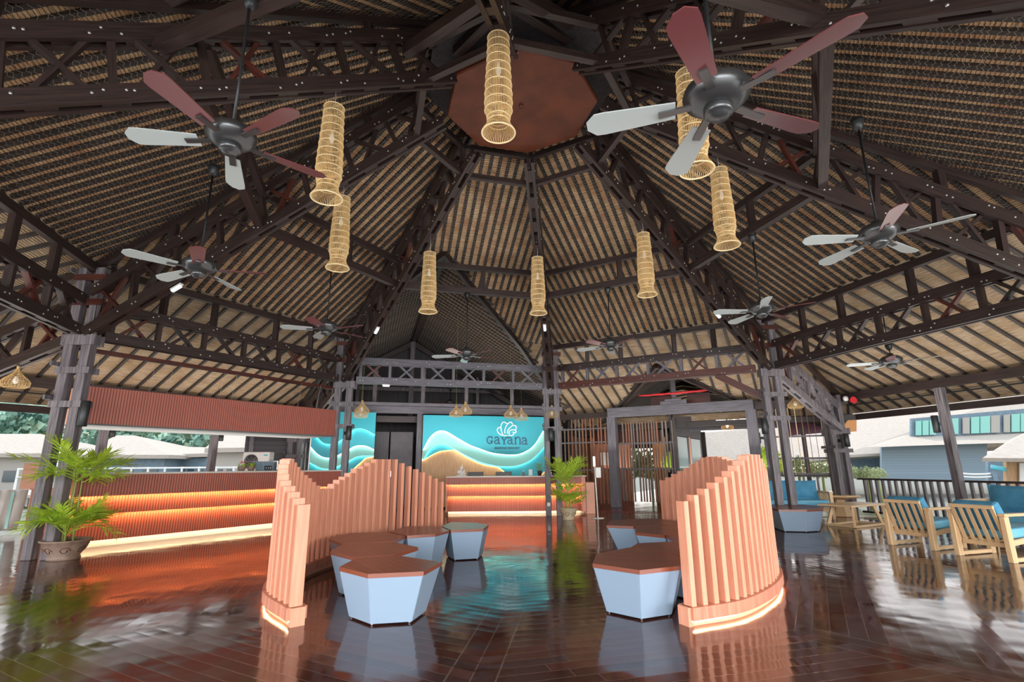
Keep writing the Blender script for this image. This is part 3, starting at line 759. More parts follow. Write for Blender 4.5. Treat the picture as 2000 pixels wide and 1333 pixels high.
column(0, 7.27, 'paired-post timber column in front of the reception desk beside the palm', 4.6)
column(-1, 7.27, 'paired-post timber column rising out of the blue grey planter', 4.6, z0=.43)
column(-1, 10.95, 'outer four-post column where the terrace railing starts', 3.1, cap=2.15, quad=True, s=.26, pw=.12, shift=(-.22, .02), upper=False, group='outer four-post columns')
column(1, 10.9, 'outer four-post column behind the right end of the bar', 3.1, cap=2.15, quad=True, upper=False, group='outer four-post columns')
out_lab = {-1: 'short outward truss from the planter column to the railing column', 1: 'short outward truss from the bar canopy column to the far outer column', 2: 'short outward truss from the palm column toward the left edge', 0: 'short outward truss from the column by the desk toward the right of the logo'}
for k in (-1, 1, 2):
    zb = lambda r: 3.35 - .36 * (r - 7.5); zt = lambda r: zb(r) + .62
    x_truss('outward_truss', cpt(k, 7.5, zb(7.5)), cpt(k, 10.7, zb(10.7)), cpt(k, 7.5, zt(7.5)), cpt(k, 10.7, zt(10.7)), 4, out_lab[k], group='short outward trusses', bolt=False, mats=('post', 'post', 'post') if k == -1 else ('timber',) * 3)
# diagonal prop near the planter column
m = MB(); c = cpt(-1, 7.27); q = cpt(0, 7.27); d = (q - c).normalized()
m.bar(c + d * 1.15 + Vector((0, 0, 3.40)), c + d * .12 + Vector((0, 0, 2.75)), .07, .16)
thing_mesh(m, 'diagonal_brace', M['timber_red'], 'slanted brace between the entry ring truss and the planter column', 'brace')
# eave beams on the outer ring, fascia boards, outer posts
eave_lab = {1: 'behind the bar', 2: 'at the far left', -1: 'above the lattice entry', -2: 'above the terrace railing'}
for k in (2, 1, -1, -2, -3, 3):
    if k not in eave_lab: eave_lab[k] = 'beyond the right edge' if k < 0 else 'beyond the left edge'
    Z = Vector((0, 0, 1)); a, b = cpt(k + 1, 11.0), cpt(k, 11.0)
    if k != -1:
        m = MB(); m.bar(a + Z * 3.03, b + Z * 3.03, .12, .19); thing_mesh(m, 'eave_beam', M['timber'], 'dark eave beam ' + eave_lab[k], 'beam', 'eave beams')
        a, b = cpt(k + 1, 11.5), cpt(k, 11.5)
        m = MB(); m.bar(a + Z * 2.86, b + Z * 2.86, .03, .03); thing_mesh(m, 'conduit', M['black_metal'], 'thin dark conduit under the eave thatch ' + eave_lab[k], 'pipe', 'eave conduits')
    a, b = cpt(k + 1, 12.0), cpt(k, 12.0)
    m = MB(); m.bar(a + Z * 2.57, b + Z * 2.57, .06, .16); thing_mesh(m, 'fascia_board', M['timber'], 'dark fascia board at the edge of the thatch ' + eave_lab[k], 'board', 'fascia boards')
def round_lamp(par, p, h=.34):
    m = MB(); m.lathe([(0, 0), (.062, 0), (.068, .01), (.068, h - .01), (.062, h), (0, h)], p, 16); o = child(m, 'speaker_body', M['black_metal'], par)
    return o
def cyl_speaker(p, label, toward, h=.34):
    t = empty('cylinder_light', p, label=label, cat='wall light', group='black cylinder lights on posts')
    m = MB(); m.lathe([(0, 0), (.060, 0), (.068, .012), (.068, h - .01), (.062, h), (0, h)], p, 16); child(m, 'housing', M['black_metal'], t)
    m = MB(); q = Vector(toward); m.bar(Vector(p) + Vector((0, 0, h * .5)), Vector((q.x, q.y, p[2] + h * .5)), .04, .08); child(m, 'bracket', M['black_metal'], t)
def outer_post(k, f, label, gap=.13):
    a, b = cpt(k, 11.0), cpt(k + 1, 11.0); p = a.lerp(b, f)
    m = MB(); m.bar(p, p + Vector((0, 0, 2.94)), .16, .16, up=fn(k)[1]); o = tag(m.build('eave_post', M['post'], bevel=.01), label, 'post', 'single posts under the eaves')
    return p
P1 = outer_post(1, .60, 'single dark post behind the bar between the first and second hut roofs')
P2 = outer_post(1, .304, 'single dark post behind the bar near the flower pots')
P3 = outer_post(-2, .69, 'single leaning-looking post in the middle of the terrace railing')
e1, nn1 = fn(1)
cyl_speaker(P1 + e1 * .14 + Vector((0, 0, 2.0)) - nn1 * .05, 'black cylinder light on the post behind the potted palm', P1, .16)
cyl_speaker(P2 + e1 * .14 + Vector((0, 0, 2.0)) - nn1 * .05, 'black cylinder light on the post above the flower pots', P2, .16)
e2, nn2 = fn(-2)
cyl_speaker(P3 - e2 * .17 - nn2 * .08 + Vector((0, 0, 1.95)), 'black cylinder light on the railing post', P3, .38)
def at_col(k, r, du, dv, z, label, h=.34):
    th = ROT + k * Q; rd = Vector((math.cos(th), math.sin(th), 0)); td = Vector((-rd.y, rd.x, 0)); c = cpt(k, r)
    p = c + rd * dv + td * du + Vector((0, 0, z)); q = c + rd * (-.14 if dv < 0 else .14) + td * du * .5
    cyl_speaker(p, label, q, h)
at_col(2, 7.27, 0.02, -.32, 1.95, 'black cylinder light on the column behind the bar palm', .40)
at_col(1, 7.27, -.08, -.32, 1.95, 'black cylinder light on the column right of the canopy')
at_col(0, 7.27, .02, -.32, 1.95, 'black cylinder light on the column before the desk')
at_col(-1, 7.27, .12, -.30, 1.95, 'black cylinder light on the planter column')
at_col(-1, 10.95, .12, -.30, 1.72, 'black cylinder light on the left of the railing column')
at_col(-1, 10.95, -.16, -.30, 1.72, 'black cylinder light on the right of the railing column')
# steel hanger beam of the canopy
m = MB(); a, b = cpt(2, 7.62, 3.27), cpt(1, 7.62, 3.27); m.bar(a.lerp(b, .03), a.lerp(b, .97), .09, .07)
thing_mesh(m, 'hanger_beam', M['timber_red'], 'red brown steel beam the bar canopy hangs from', 'beam')
# ================================================================== HANGING THINGS
def build_lantern():
    t = empty('rattan_lantern', (0, 0, 0), cat='lantern')
    prof = [(0, .118), (.06, .118), (.35, .128), (.62, .142), (.82, .150), (.95, .146), (1.04, .122), (1.09, .118), (1.14, .135), (1.19, .168), (1.22, .178)]
    def R(s):
        for (a, ra), (b, rb) in zip(prof, prof[1:]):
            if a <= s <= b: return ra + (rb - ra) * (s - a) / (b - a)
        return prof[-1][1]
    m = MB(); n = 52
    ss = [0, .3, .6, .82, .95, 1.04, 1.09, 1.14, 1.19, 1.22]
    for j in range(n):
        a = 2 * PI * j / n
        m.tube([((R(s)) * math.cos(a), R(s) * math.sin(a), -s) for s in ss], .0038, 4, cap=False)
    m.build('rib', M['rattan'], t)['kind'] = 'stuff'
    m = MB()
    for s in (0.01, .10, .20, .30, .41, .52, .63, .74, .85, .95, 1.04, 1.09):
        m.tube([((R(s) + .004) * math.cos(2 * PI * j / 32), (R(s) + .004) * math.sin(2 * PI * j / 32), -s) for j in range(32)], .0052, 5, closed=True)
    m.tube([((R(1.22)) * math.cos(2 * PI * j / 32), R(1.22) * math.sin(2 * PI * j / 32), -1.22) for j in range(32)], .009, 6, closed=True)
    m.build('hoop', M['rattan_hoop'], t)
    m = MB(); m.lathe([(0, -.50), (.022, -.48), (.032, -.45), (.030, -.41), (.016, -.37), (.016, -.33), (0, -.33)], n=14); m.build('bulb', M['bulb'], t)
    m = MB(); m.tube([(0, 0, -.34), (0, 0, .02)], .004, 5); m.tube([(-.12, 0, 0), (.12, 0, 0)], .006, 5)
    m.build('lamp_holder', M['black'], t)
    return t
lan = build_lantern()
lan_lab = {-4: 'rattan lantern in front of the copper disc, nearest and largest', 3: 'tall rattan lantern upper left beside the big blurred fan', -3: 'tall rattan lantern partly behind the large right fan motor',
           2: 'rattan lantern just below the upper left one', -2: 'rattan lantern just below the lantern behind the fan', 1: 'orange tinted rattan lantern in front of the reception gable thatch', 0: 'small rattan lantern in line with the reception column',
           -1: 'small rattan lantern right of the reception column line'}
first = True
for k, lb in lan_lab.items():
    r = 2.95 if k != -4 else 2.45
    zt = 5.58; zc = 3.46 + .572 * (7.2 - r) - .08
    if k == -4: zt = 5.98
    if k in (1,): zt = 5.45
    o = inst(lan, cpt(k, r, zt), .3 * k, lb, 'tall rattan lanterns in a ring', first); first = False
    m = MB(); m.tube([(0, 0, zc - zt), (.01, 0, (zc - zt) / 2), (0, 0, .01)], .004, 5); m.build('hanging_cord', M['wire'], o)
def build_fan(R=.78):
    t = empty('ceiling_fan', (0, 0, 0), cat='ceiling fan')
    m = MB(); m.lathe([(0, .17), (.045, .17), (.06, .13), (.13, .115), (.185, .075), (.195, .045), (.185, .01), (.14, -.03), (.10, -.05), (0, -.05)], n=32); m.build('motor', M['fan_metal'], t)
    m = MB(); m.lathe([(.085, -.045), (.085, -.09), (.075, -.10), (.06, -.105), (.055, -.12), (0, -.125)], n=28); m.build('switch_housing', M['fan_metal'], t)
    for i in range(5):
        a = 2 * PI * i / 5; c, s = math.cos(a), math.sin(a)
        def P(x, y, z): return (x * c - y * s, x * s + y * c, z)
        m = MB(); top = []; n_ = 10
        for j in range(n_ + 1):
            f = j / n_; x = .24 + (R - .24) * f
            hw = .058 + .030 * f if f < .85 else (.083 * math.sqrt(max(0.02, 1 - ((f - .85) / .16) ** 2)))
            top.append((x, hw))
        out = [(x, hw) for x, hw in top] + [(x, -hw) for x, hw in top[::-1]]
        pit = .22
        lo = [P(x, y, -.02 + y * pit) for x, y in out]; hi = [P(x, y, -.012 + y * pit) for x, y in out]
        n2 = len(out)
        m.idx(lo + hi, [list(range(n2))[::-1], list(range(n2, 2 * n2))] + [[q, (q + 1) % n2, n2 + (q + 1) % n2, n2 + q] for q in range(n2)])
        bl = m.build('blade', M['blade'], t)
        m = MB(); m.bar(P(.15, 0, -.015), P(.34, 0, -.03), .05, .012); m.build('blade_iron', M['fan_metal'], bl)
    return t
fan0 = build_fan()
def put_fan(p, ztop, rz, lb, first=False, pale=()):
    o = inst(fan0, p, rz, lb, 'ceiling fans', first)
    L = ztop - p[2]
    m = MB(); m.tube([(0, 0, .15), (0, 0, L - .03)], .013, 8); m.build('down_rod', M['black_metal'], o)
    m = MB(); m.lathe([(.02, L - .13), (.05, L - .10), (.065, L - .03), (.065, L), (0, L)], n=18); m.build('canopy', M['black_metal'], o)
    i = 0
    for c in o.children:
        if c.name.startswith('blade'):
            if i in pale:
                c.data = c.data.copy(); c.data.materials[0] = M['blade_pale']
                c['label'] = 'mahogany blade with reflected light painted pale'
            i += 1
    return o
put_fan((-2.26, 3.66, 3.88), 5.30, .75, 'large ceiling fan at upper left, closest on that side', True, (1, 2))
put_fan((1.24, 2.66, 3.42), 4.60, .35, 'large ceiling fan overlapping the right lantern', pale=())
put_fan((-3.85, 5.95, 3.70), 5.10, .2, 'ceiling fan at left in front of the truss by the palm column', pale=(2, 3))
put_fan((-3.36, 9.02, 3.75), 5.10, .9, 'ceiling fan above the fluted bar canopy', pale=(2,))
put_fan((-1.0, 11.05, 3.68), 5.10, .5, 'ceiling fan in front of the reception gable opening')
put_fan((2.12, 10.77, 3.80), 5.10, .1, 'ceiling fan above the lattice entry', pale=())
put_fan((4.11, 8.12, 3.76), 5.10, .6, 'ceiling fan left of the ring truss over the lounge', pale=(3,))
put_fan((3.93, 5.09, 3.66), 5.10, .55, 'ceiling fan over the lounge with a bright silvery blade', pale=(0, 4))
put_fan((7.55, 10.07, 3.26), 3.62, .3, 'short rod ceiling fan under the outer thatch above the armchairs', pale=(0, 4))
o = put_fan((-2.25, 18.6, 3.50), 4.1, .0, 'small ceiling fan at the back of the reception under its gable')

def build_pendant():
    t = empty('bamboo_pendant', (0, 0, 0), cat='pendant lamp')
    prof = [(0, .02), (.05, .022), (.09, .04), (.15, .09), (.21, .155), (.26, .19), (.31, .185), (.35, .14)]
    m = MB()
    for j in range(26):
        a = 2 * PI * j / 26; m.tube([(r * math.cos(a), r * math.sin(a), -s) for s, r in prof], .0035, 3, cap=False)
    for s, r in prof[1:]:
        m.tube([(r * math.cos(2 * PI * j / 20), r * math.sin(2 * PI * j / 20), -s) for j in range(20)], .0035, 3, closed=True)
    for s in (.12, .18, .235, .285, .33):
        r = [pr_[1] for pr_ in prof if pr_[0] <= s][-1] + .018
        m.tube([(min(r, .19) * math.cos(2 * PI * j / 20), min(r, .19) * math.sin(2 * PI * j / 20), -s) for j in range(20)], .003, 3, closed=True)
    m.build('shade', M['rattan'], t)
    m = MB(); m.lathe([(0, -.29), (.03, -.27), (.042, -.23), (.03, -.19), (.016, -.16), (0, -.16)], n=12); m.build('bulb', M['bulb'], t)
    return t
pen0 = build_pendant()
pend = [((-3.88, 13.3, 2.98), 4.62, 'bamboo pendant lamp behind the right end of the canopy'), ((-4.20, 14.3, 2.98), 5.1, 'bamboo pendant lamp right of the canopy column'),
        ((-1.58, 14.5, 3.00), 5.62, 'bamboo pendant lamp over the desk, lower of the left pair'), ((-1.30, 14.2, 3.04), 5.5, 'bamboo pendant lamp over the desk, upper of the left pair'),
        ((-.05, 14.3, 2.94), 4.66, 'bamboo pendant lamp over the desk left of the shell logo'), ((.25, 14.6, 2.90), 4.55, 'bamboo pendant lamp over the desk overlapping the shell logo side'),
        ((1.10, 14.46, 2.95), 3.3, 'bamboo pendant lamp inside the column before the desk'), ((7.35, 13.4, 3.05), 3.4, 'bamboo pendant lamp near the railing column'),
        ((-8.1, 8.3, 2.95), 3.6, 'bamboo pendant lamp at the far left edge')]
first = True
for p, zt, lb in pend:
    o = inst(pen0, p, random.random() * 3, lb, 'bamboo pendant lamps', first); first = False
    m = MB(); m.tube([(0, 0, -.17), (0, 0, zt - p[2])], .004, 4); m.build('hanging_cord', M['stem'], o)
for p, lb in (((6.80, 16.5, 2.72), 'lit amber pendant lamp beyond the entry beam, lower one'), ((7.08, 16.6, 2.90), 'lit amber pendant lamp beyond the entry beam, upper one')):
    o = inst(pen0, p, .4, lb, 'lit pendants beyond the entry')
    m = MB(); m.tube([(0, 0, -.17), (0, 0, .5)], .004, 4); m.build('hanging_cord', M['stem'], o)
    for c in o.children:
        if c.name.startswith('bulb'):
            c.data = c.data.copy(); c.data.materials[0] = M['bulb_lit']; c['label'] = 'glowing amber bulb'
# emergency tube lights on the trusses
def tube_light(p, d, lb, L=.18):
    d = Vector(d).normalized(); t = empty('emergency_light', p, label=lb, cat='light', group='small white lights on the trusses')
    m = MB(); m.bar(Vector(p) - d * L / 2, Vector(p) + d * L / 2, .065, .04); child(m, 'diffuser', M['tube_white'], t, .015)
    m = MB(); m.bar(Vector(p) - d * (L / 2 + .01) + Vector((0, 0, .03)), Vector(p) + d * (L / 2 + .01) + Vector((0, 0, .03)), .075, .02); child(m, 'base', M['white'], t)
for k, r, z, lb in ((1, 5.40, 4.36, 'small white light on the truss left of the reception'), (0, 5.0, 4.58, 'small white light on the truss in line with the reception column'), (-1, 5.3, 4.38, 'small white light on the truss above the planter column'),
                    (2, 5.7, 4.16, 'small white light on the truss below the left fan'), (-2, 5.15, 4.46, 'small white light on the truss behind the right silvery fan')):
    a, b = cpt(k, r, z), cpt(k, r - 1, z + .572); tube_light(a, b - a, lb)
a = fp(0, -1.75, 6.72, 3.35); tube_light(a, fn(0)[0], 'small white light under the reception ring truss')

# ================================================================== BAR
bd = Vector((1.87, 2.69, 0)).normalized(); bn = Vector((bd.y, -bd.x, 0))      # bn faces the hall
BL, BR = Vector((-7.25, 8.80, 0)), Vector((-4.27, 13.08, 0)); Lb = (BR - BL).length
def panel(mb, P0, d, L, nrm, z0, z1, off, t=.05):
    a = P0 + nrm * (off - t / 2); a = Vector((a.x, a.y, (z0 + z1) / 2))
    # front face with running-metre UVs
    A = P0 + nrm * off
    q = [Vector((A.x, A.y, z0)), Vector((A.x, A.y, z0)) + d * L, Vector((A.x, A.y, z1)) + d * L, Vector((A.x, A.y, z1))]
    mb.poly(q, [(0, z0), (L, z0), (L, z1), (0, z1)])
    B = [p - nrm * t for p in q]
    mb.poly(B[::-1], [(0, 0)] * 4)
    for i in range(4):
        j = (i + 1) % 4; mb.poly([q[j], q[i], B[i], B[j]], [(0, .02)] * 4)
t = empty('bar_counter', (BL + BR) / 2, label='long fluted red wood bar counter with two glowing orange light lines', cat='bar counter')
for z0, z1, off in ((.86, 1.21, .16), (.56, .94, .0), (.12, .64, -.16)):
    m = MB(); panel(m, BL, bd, Lb, bn, z0, z1, off); child(m, 'fluted_panel', M['flute'], t)
m = MB(); panel(m, BL, bd, Lb, bn, 0, .14, -.34); child(m, 'plinth', M['stone_white'], t)
for z, off in ((.866, .09), (.566, -.07)):
    m = MB(); A = BL + bn * off; m.bar(A + Vector((0, 0, z + .008)), A + bd * Lb + Vector((0, 0, z + .008)), .010, .006); child(m, 'light_strip', M['led_orange'], t)
    strip_light(BL + bn * off + Vector((0, 0, z + .02)), bd, Lb, bn, 70, (1, .50, .17))
m = MB(); A = BL + bn * -.26; m.bar(A + Vector((0, 0, .130)), A + bd * Lb + Vector((0, 0, .130)), .02, .01); child(m, 'light_strip', M['led_warm'], t)
m = MB(); A = BL - bn * .22 + Vector((0, 0, 1.225)); m.bar(A - bd * .02, A + bd * (Lb + .02), .80, .03); child(m, 'worktop', M['stone_white'], t, .005)
m = MB(); m.bar(BL - bn * .3 + bd * .02 + Vector((0, 0, .6)), BL - bn * .3 + bd * .02 - Vector((0, 0, -.601)), .5, .5)
m = MB(); c = BL - bn * .3 - bd * .03; m.bar(c + Vector((0, 0, .06)), c + Vector((0, 0, 1.20)), .58, .05, up=bd); child(m, 'end_panel', M['peach'], t)
m = MB(); c = BR - bn * .3 + bd * .03; m.bar(c + Vector((0, 0, .06)), c + Vector((0, 0, 1.20)), .58, .05, up=bd); child(m, 'end_panel', M['slat_base'], t)
# canopy
t = empty('bar_canopy', (BL + BR) / 2 + Vector((0, 0, 2.1)), label='hanging fluted red wood canopy over the bar', cat='canopy')
CL, CR_ = Vector((-7.32, 8.70, 0)), Vector((-4.40, 12.90, 0)); Lc = (CR_ - CL).length
m = MB(); panel(m, CL, bd, Lc, bn, 2.06, 2.69, 0, .04); child(m, 'fluted_front', M['flute_up'], t)
m = MB(); c = CL - bn * .62 + bd * .02; m.bar(c + Vector((0, 0, 2.06)), c + Vector((0, 0, 2.69)), 1.16, .04, up=bd); child(m, 'side_panel', M['peach'], t)
m = MB(); c = CR_ - bn * .62 - bd * .02; m.bar(c + Vector((0, 0, 2.06)), c + Vector((0, 0, 2.69)), 1.16, .04, up=bd); child(m, 'side_panel', M['slat_base'], t)
m = MB(); A = CL - bn * .62 + Vector((0, 0, 2.05)); m.bar(A, A + bd * Lc, 1.24, .03); child(m, 'soffit', M['soffit'], t)
m = MB(); A = CL - bn * 1.22 + Vector((0, 0, 2.37)); m.bar(A, A + bd * Lc, .04, .62); child(m, 'back_panel', M['slat_base'], t)
m = MB()
for f in (.03, .2, .26, .45, .5, .62, .8, .9, .97):
    for off in (-.1,):
        p = CL + bd * Lc * f + bn * off; m.tube([p + Vector((0, 0, 2.68)), p + Vector((0, 0, 3.25)) + bn * .12], .003, 4)
child(m, 'hanging_wires', M['wire'], t)
# back counter with white edge, machines, flower pots
t = empty('back_counter', BL - bn * 1.9 + bd * 2.5, label='low red wood back counter with a pale top behind the bar', cat='counter')
A = BL - bn * 1.9 + bd * .3; m = MB(); m.bar(A + Vector((0, 0, .60)), A + bd * 4.6 + Vector((0, 0, .60)), .5, 1.16); child(m, 'cabinet', M['slat_base'], t)
m = MB(); m.bar(A + Vector((0, 0, 1.20)), A + bd * 4.6 + Vector((0, 0, 1.20)), .56, .03); child(m, 'worktop', M['white'], t)
bt = 1.24
def ac_unit():
    c = Vector((-6.75, 14.0, 1.21)); t = empty('aircon_unit', c, label='white outdoor air conditioner unit in front of the dark plank wall', cat='air conditioner')
    m = MB(); m.box(c + Vector((0, 0, .25)), .70, .28, .50); child(m, 'casing', M['white'], t, .02)
    m = MB(); A = Matrix.Rotation(PI / 2, 3, 'X')
    for r in (.03, .07, .11, .15, .19): m.tube([c + Vector((-.12 + r * math.cos(a * PI / 12), -.155, .25 + r * math.sin(a * PI / 12))) for a in range(24)], .005, 4, closed=True)
    for a in range(8): m.tube([c + Vector((-.12, -.155, .25)), c + Vector((-.12 + .19 * math.cos(a * PI / 4), -.155, .25 + .19 * math.sin(a * PI / 4)))], .004, 4)
    child(m, 'fan_grille', M['steel'], t)
    m = MB(); m.lathe([(0, 0), (.18, 0), (.18, .004), (0, .004)], c + Vector((-.12, -.146, .25)), 24, axis=A); child(m, 'fan_opening', M['black_metal'], t)
    m = MB(); m.box(c + Vector((.25, -.143, .42)), .10, .006, .03); child(m, 'badge', M['teal'], t)
    m = MB(); m.box(c + Vector((0, 0, -.61)), .7, .3, 1.2); child(m, 'stand', M['grey_plank'], t)
ac_unit()
c = Vector((-6.05, 12.05, 1.24)) ; 
rz = math.atan2(bd.y, bd.x)
def on_bar(f, off, z=1.241): p = BL + bd * Lb * f - bn * off; return Vector((p.x, p.y, z))
p = on_bar(.745, .36); t = empty('ice_machine', p, rz, label='grey metal machine standing on the bar top', cat='machine')
m = MB(); m.box((0, 0, .115), .44, .34, .22); m.build('casing', M['steel'], t, bevel=.012)
m = MB(); m.box((.12, -.172, .16), .10, .006, .05); m.build('badge', M['white'], t)
m = MB(); m.box((0, 0, .228), .40, .30, .014); m.build('lid', M['black_metal'], t)
p = on_bar(.665, .36); t = empty('coffee_machine', p, rz, label='smaller dark blue machine with bottles left of the grey machine', cat='machine')
m = MB(); m.box((0, 0, .10), .24, .30, .20); m.build('casing', M['hut_wall'], t, bevel=.01)
m = MB(); m.box((0, -.155, .06), .16, .02, .09); m.build('drip_bay', M['black'], t)
m = MB()
for dx in (-.05, 0, .05): m.lathe([(0, .02), (.012, .02), (.012, .07), (.005, .085), (0, .085)], (dx, -.17, .0), 10)
m.build('nozzles', M['steel'], t)
def flower_pot(p, lb, red):
    t = empty('flower_pot', p, label=lb, cat='flower pot', group='small flower pots on the bar')
    m = MB(); m.lathe([(0, 0), (.05, 0), (.085, .06), (.08, .10), (.065, .10)], p, 16); child(m, 'pot', M['pot'], t)
    rnd = random.Random(3 + red); m = MB()
    for i in range(60):
        a = rnd.random() * 6.28; r = rnd.random() * .09; z = .08 + rnd.random() * .07; q = Vector(p) + Vector((r * math.cos(a), r * math.sin(a), z))
        d = Vector((math.cos(a) * .03, math.sin(a) * .03, .02)); s = Vector((-math.sin(a), math.cos(a), 0)) * .012
        m.poly([q - s, q + s, q + d + s * .4, q + d - s * .4])
    child(m, 'foliage', M['leaf'], t)
    if red:
        m = MB()
        for i in range(14):
            a = rnd.random() * 6.28; r = rnd.random() * .06; q = Vector(p) + Vector((r * math.cos(a), r * math.sin(a), .17 + rnd.random() * .03))
            m.lathe([(0, -.01), (.012, 0), (0, .01)], q, 6)
        child(m, 'blossoms', M['red'], t)
flower_pot(on_bar(.565, .33), 'small pot with red flowers on the bar top', 1)
flower_pot(on_bar(.605, .33), 'small pot of green leaves without flowers on the bar top', 0)

# ================================================================== RECEPTION DESK
DX0, DX1, DY = -1.85, 2.02, 14.95
t = empty('reception_desk', (0, DY, 0), label='fluted red wood reception desk with two orange light lines and pale top', cat='reception desk')
dx = Vector((1, 0, 0)); dn = Vector((0, -1, 0)); D0 = Vector((DX0, DY, 0)); Ld = DX1 - DX0
for z0, z1, off in ((.81, 1.0, .12), (.49, .87, -.04), (.07, .55, -.20)):
    m = MB(); panel(m, D0, dx, Ld - .12, dn, z0, z1, off); child(m, 'fluted_panel', M['flute'], t)
m = MB(); panel(m, D0, dx, Ld, dn, 0, .09, -.38); child(m, 'plinth', M['stone_white'], t)
for z, off in ((.816, .05), (.496, -.11)):
    m = MB(); A = D0 + dn * off; m.bar(A + Vector((.02, 0, z + .008)), A + dx * (Ld - .15) + Vector((0, 0, z + .008)), .010, .006); child(m, 'light_strip', M['led_orange'], t)
    strip_light(D0 + dn * off + Vector((.02, 0, z + .02)), dx, Ld - .15, dn, 50, (1, .50, .17))
m = MB(); A = D0 + dn * -.30; m.bar(A + Vector((0, 0, .08)), A + dx * Ld + Vector((0, 0, .08)), .02, .008); child(m, 'light_strip', M['led_warm'], t)
m = MB(); m.box(((DX0 + DX1) / 2, DY + .25, 1.015), Ld + .04, .80, .03); child(m, 'worktop', M['stone_white'], t, .005)
m = MB(); m.box((DX1 - .06, DY + .28, .53), .12, .60, .92); child(m, 'end_panel', M['slat_base'], t)
m = MB(); m.box((DX1 + .13, DY + .30, .42), .24, .62, .84); child(m, 'side_box', M['peach'], t, .005)
m = MB(); m.box((DX0 - .01, DY + .28, .53), .04, .60, .92); child(m, 'end_panel', M['slat_base'], t)
zt = 1.031
def shell_ornament(p, lb, s=1.0):
    t = empty('shell_ornament', p, label=lb, cat='ornament', group=None); rnd = random.Random(5)
    m = MB()
    for i in range(16):
        a = rnd.random() * 6.28; r = rnd.random() * .13 * s; q = Vector(p) + Vector((r * math.cos(a), r * math.sin(a) * .6, .03 + rnd.random() * .24 * s * (1 - r / (.18 * s))))
        rr = rnd.uniform(.03, .055) * s; m.lathe([(0, -rr), (rr * .8, -rr * .5), (rr, 0), (rr * .7, rr * .6), (0, rr * 1.1)], q, 9)
    m.lathe([(0, 0), (.15 * s, 0), (.13 * s, .03), (0, .05)], p, 16)
    child(m, 'shell_cluster', M['white'], t)
    m = MB(); m.lathe([(0, -.03), (.03, 0), (0, .04)], Vector(p) + Vector((.02, -.02, .30 * s)), 8); child(m, 'gold_tip', M['rattan'], t)
shell_ornament((-1.47, 15.15, zt), 'white and gold shell ornament at the left of the desk')
def monitor(x, lb):
    p = Vector((x, 15.3, zt)); t = empty('monitor', p, label=lb, cat='monitor', group='black monitors on the desk')
    m = MB(); m.box(p + Vector((0, 0, .02)), .20, .16, .012); child(m, 'base', M['black'], t)
    m = MB(); m.box(p + Vector((0, .02, .06)), .05, .03, .10); child(m, 'neck', M['black'], t)
    m = MB(); m.box(p + Vector((0, 0, -.10 + .16)), .46, .03, .10); child(m, 'screen_back', M['black'], t, .01)
monitor(-1.08, 'black monitor next to the shell ornament'); monitor(-.27, 'black monitor at the middle of the desk')
p = Vector((.30, 15.15, zt)); t = empty('hand_gel_bottle', p, label='small dark bottle with pump on the desk', cat='bottle')
m = MB(); m.lathe([(0, 0), (.035, 0), (.038, .02), (.036, .08), (.015, .10), (.015, .11), (0, .11)], p, 14); child(m, 'body', M['pot'], t)
m = MB(); m.lathe([(0, .105), (.012, .105), (.012, .14), (0, .14)], p, 8); m.bar(p + Vector((0, 0, .14)), p + Vector((-.03, 0, .14)), .01, .01); child(m, 'pump', M['white'], t)
p = Vector((.50, 15.15, zt)); t = empty('photo_stand', p, label='small white card stand on the desk', cat='card stand')
m = MB(); m.box(p + Vector((0, 0, .09)), .10, .012, .17); child(m, 'card', M['white'], t)
m = MB(); m.box(p + Vector((0, .02, .008)), .12, .07, .014); child(m, 'foot', M['white'], t)
p = Vector((.76, 15.15, zt)); t = empty('desk_plant', p, label='small leafy plant in a dark pot on the desk', cat='plant')
m = MB(); m.lathe([(0, 0), (.05, 0), (.065, .10), (.07, .14), (.055, .14)], p, 16); child(m, 'pot', M['timber_red'], t)
m = MB(); rnd = random.Random(9)
for i in range(130):
    a = rnd.random() * 6.28; r = rnd.random() ** .6 * .14; z = .15 + rnd.random() * .20; q = p + Vector((r * math.cos(a), r * math.sin(a), z))
    d = Vector((math.cos(a) * .035, math.sin(a) * .035, .01)); s = Vector((-math.sin(a), math.cos(a), .3)) * .016
    m.poly([q - d * .4, q + s, q + d, q - s])
child(m, 'foliage', M['leaf'], t)
m = MB(); m.tube([p + Vector((0, 0, .1)), p + Vector((0, 0, .3))], .008, 5); child(m, 'stem', M['stem'], t)
shell_ornament((1.0, 15.2, zt), 'white shell ornament behind the column at the right of the desk', .9)

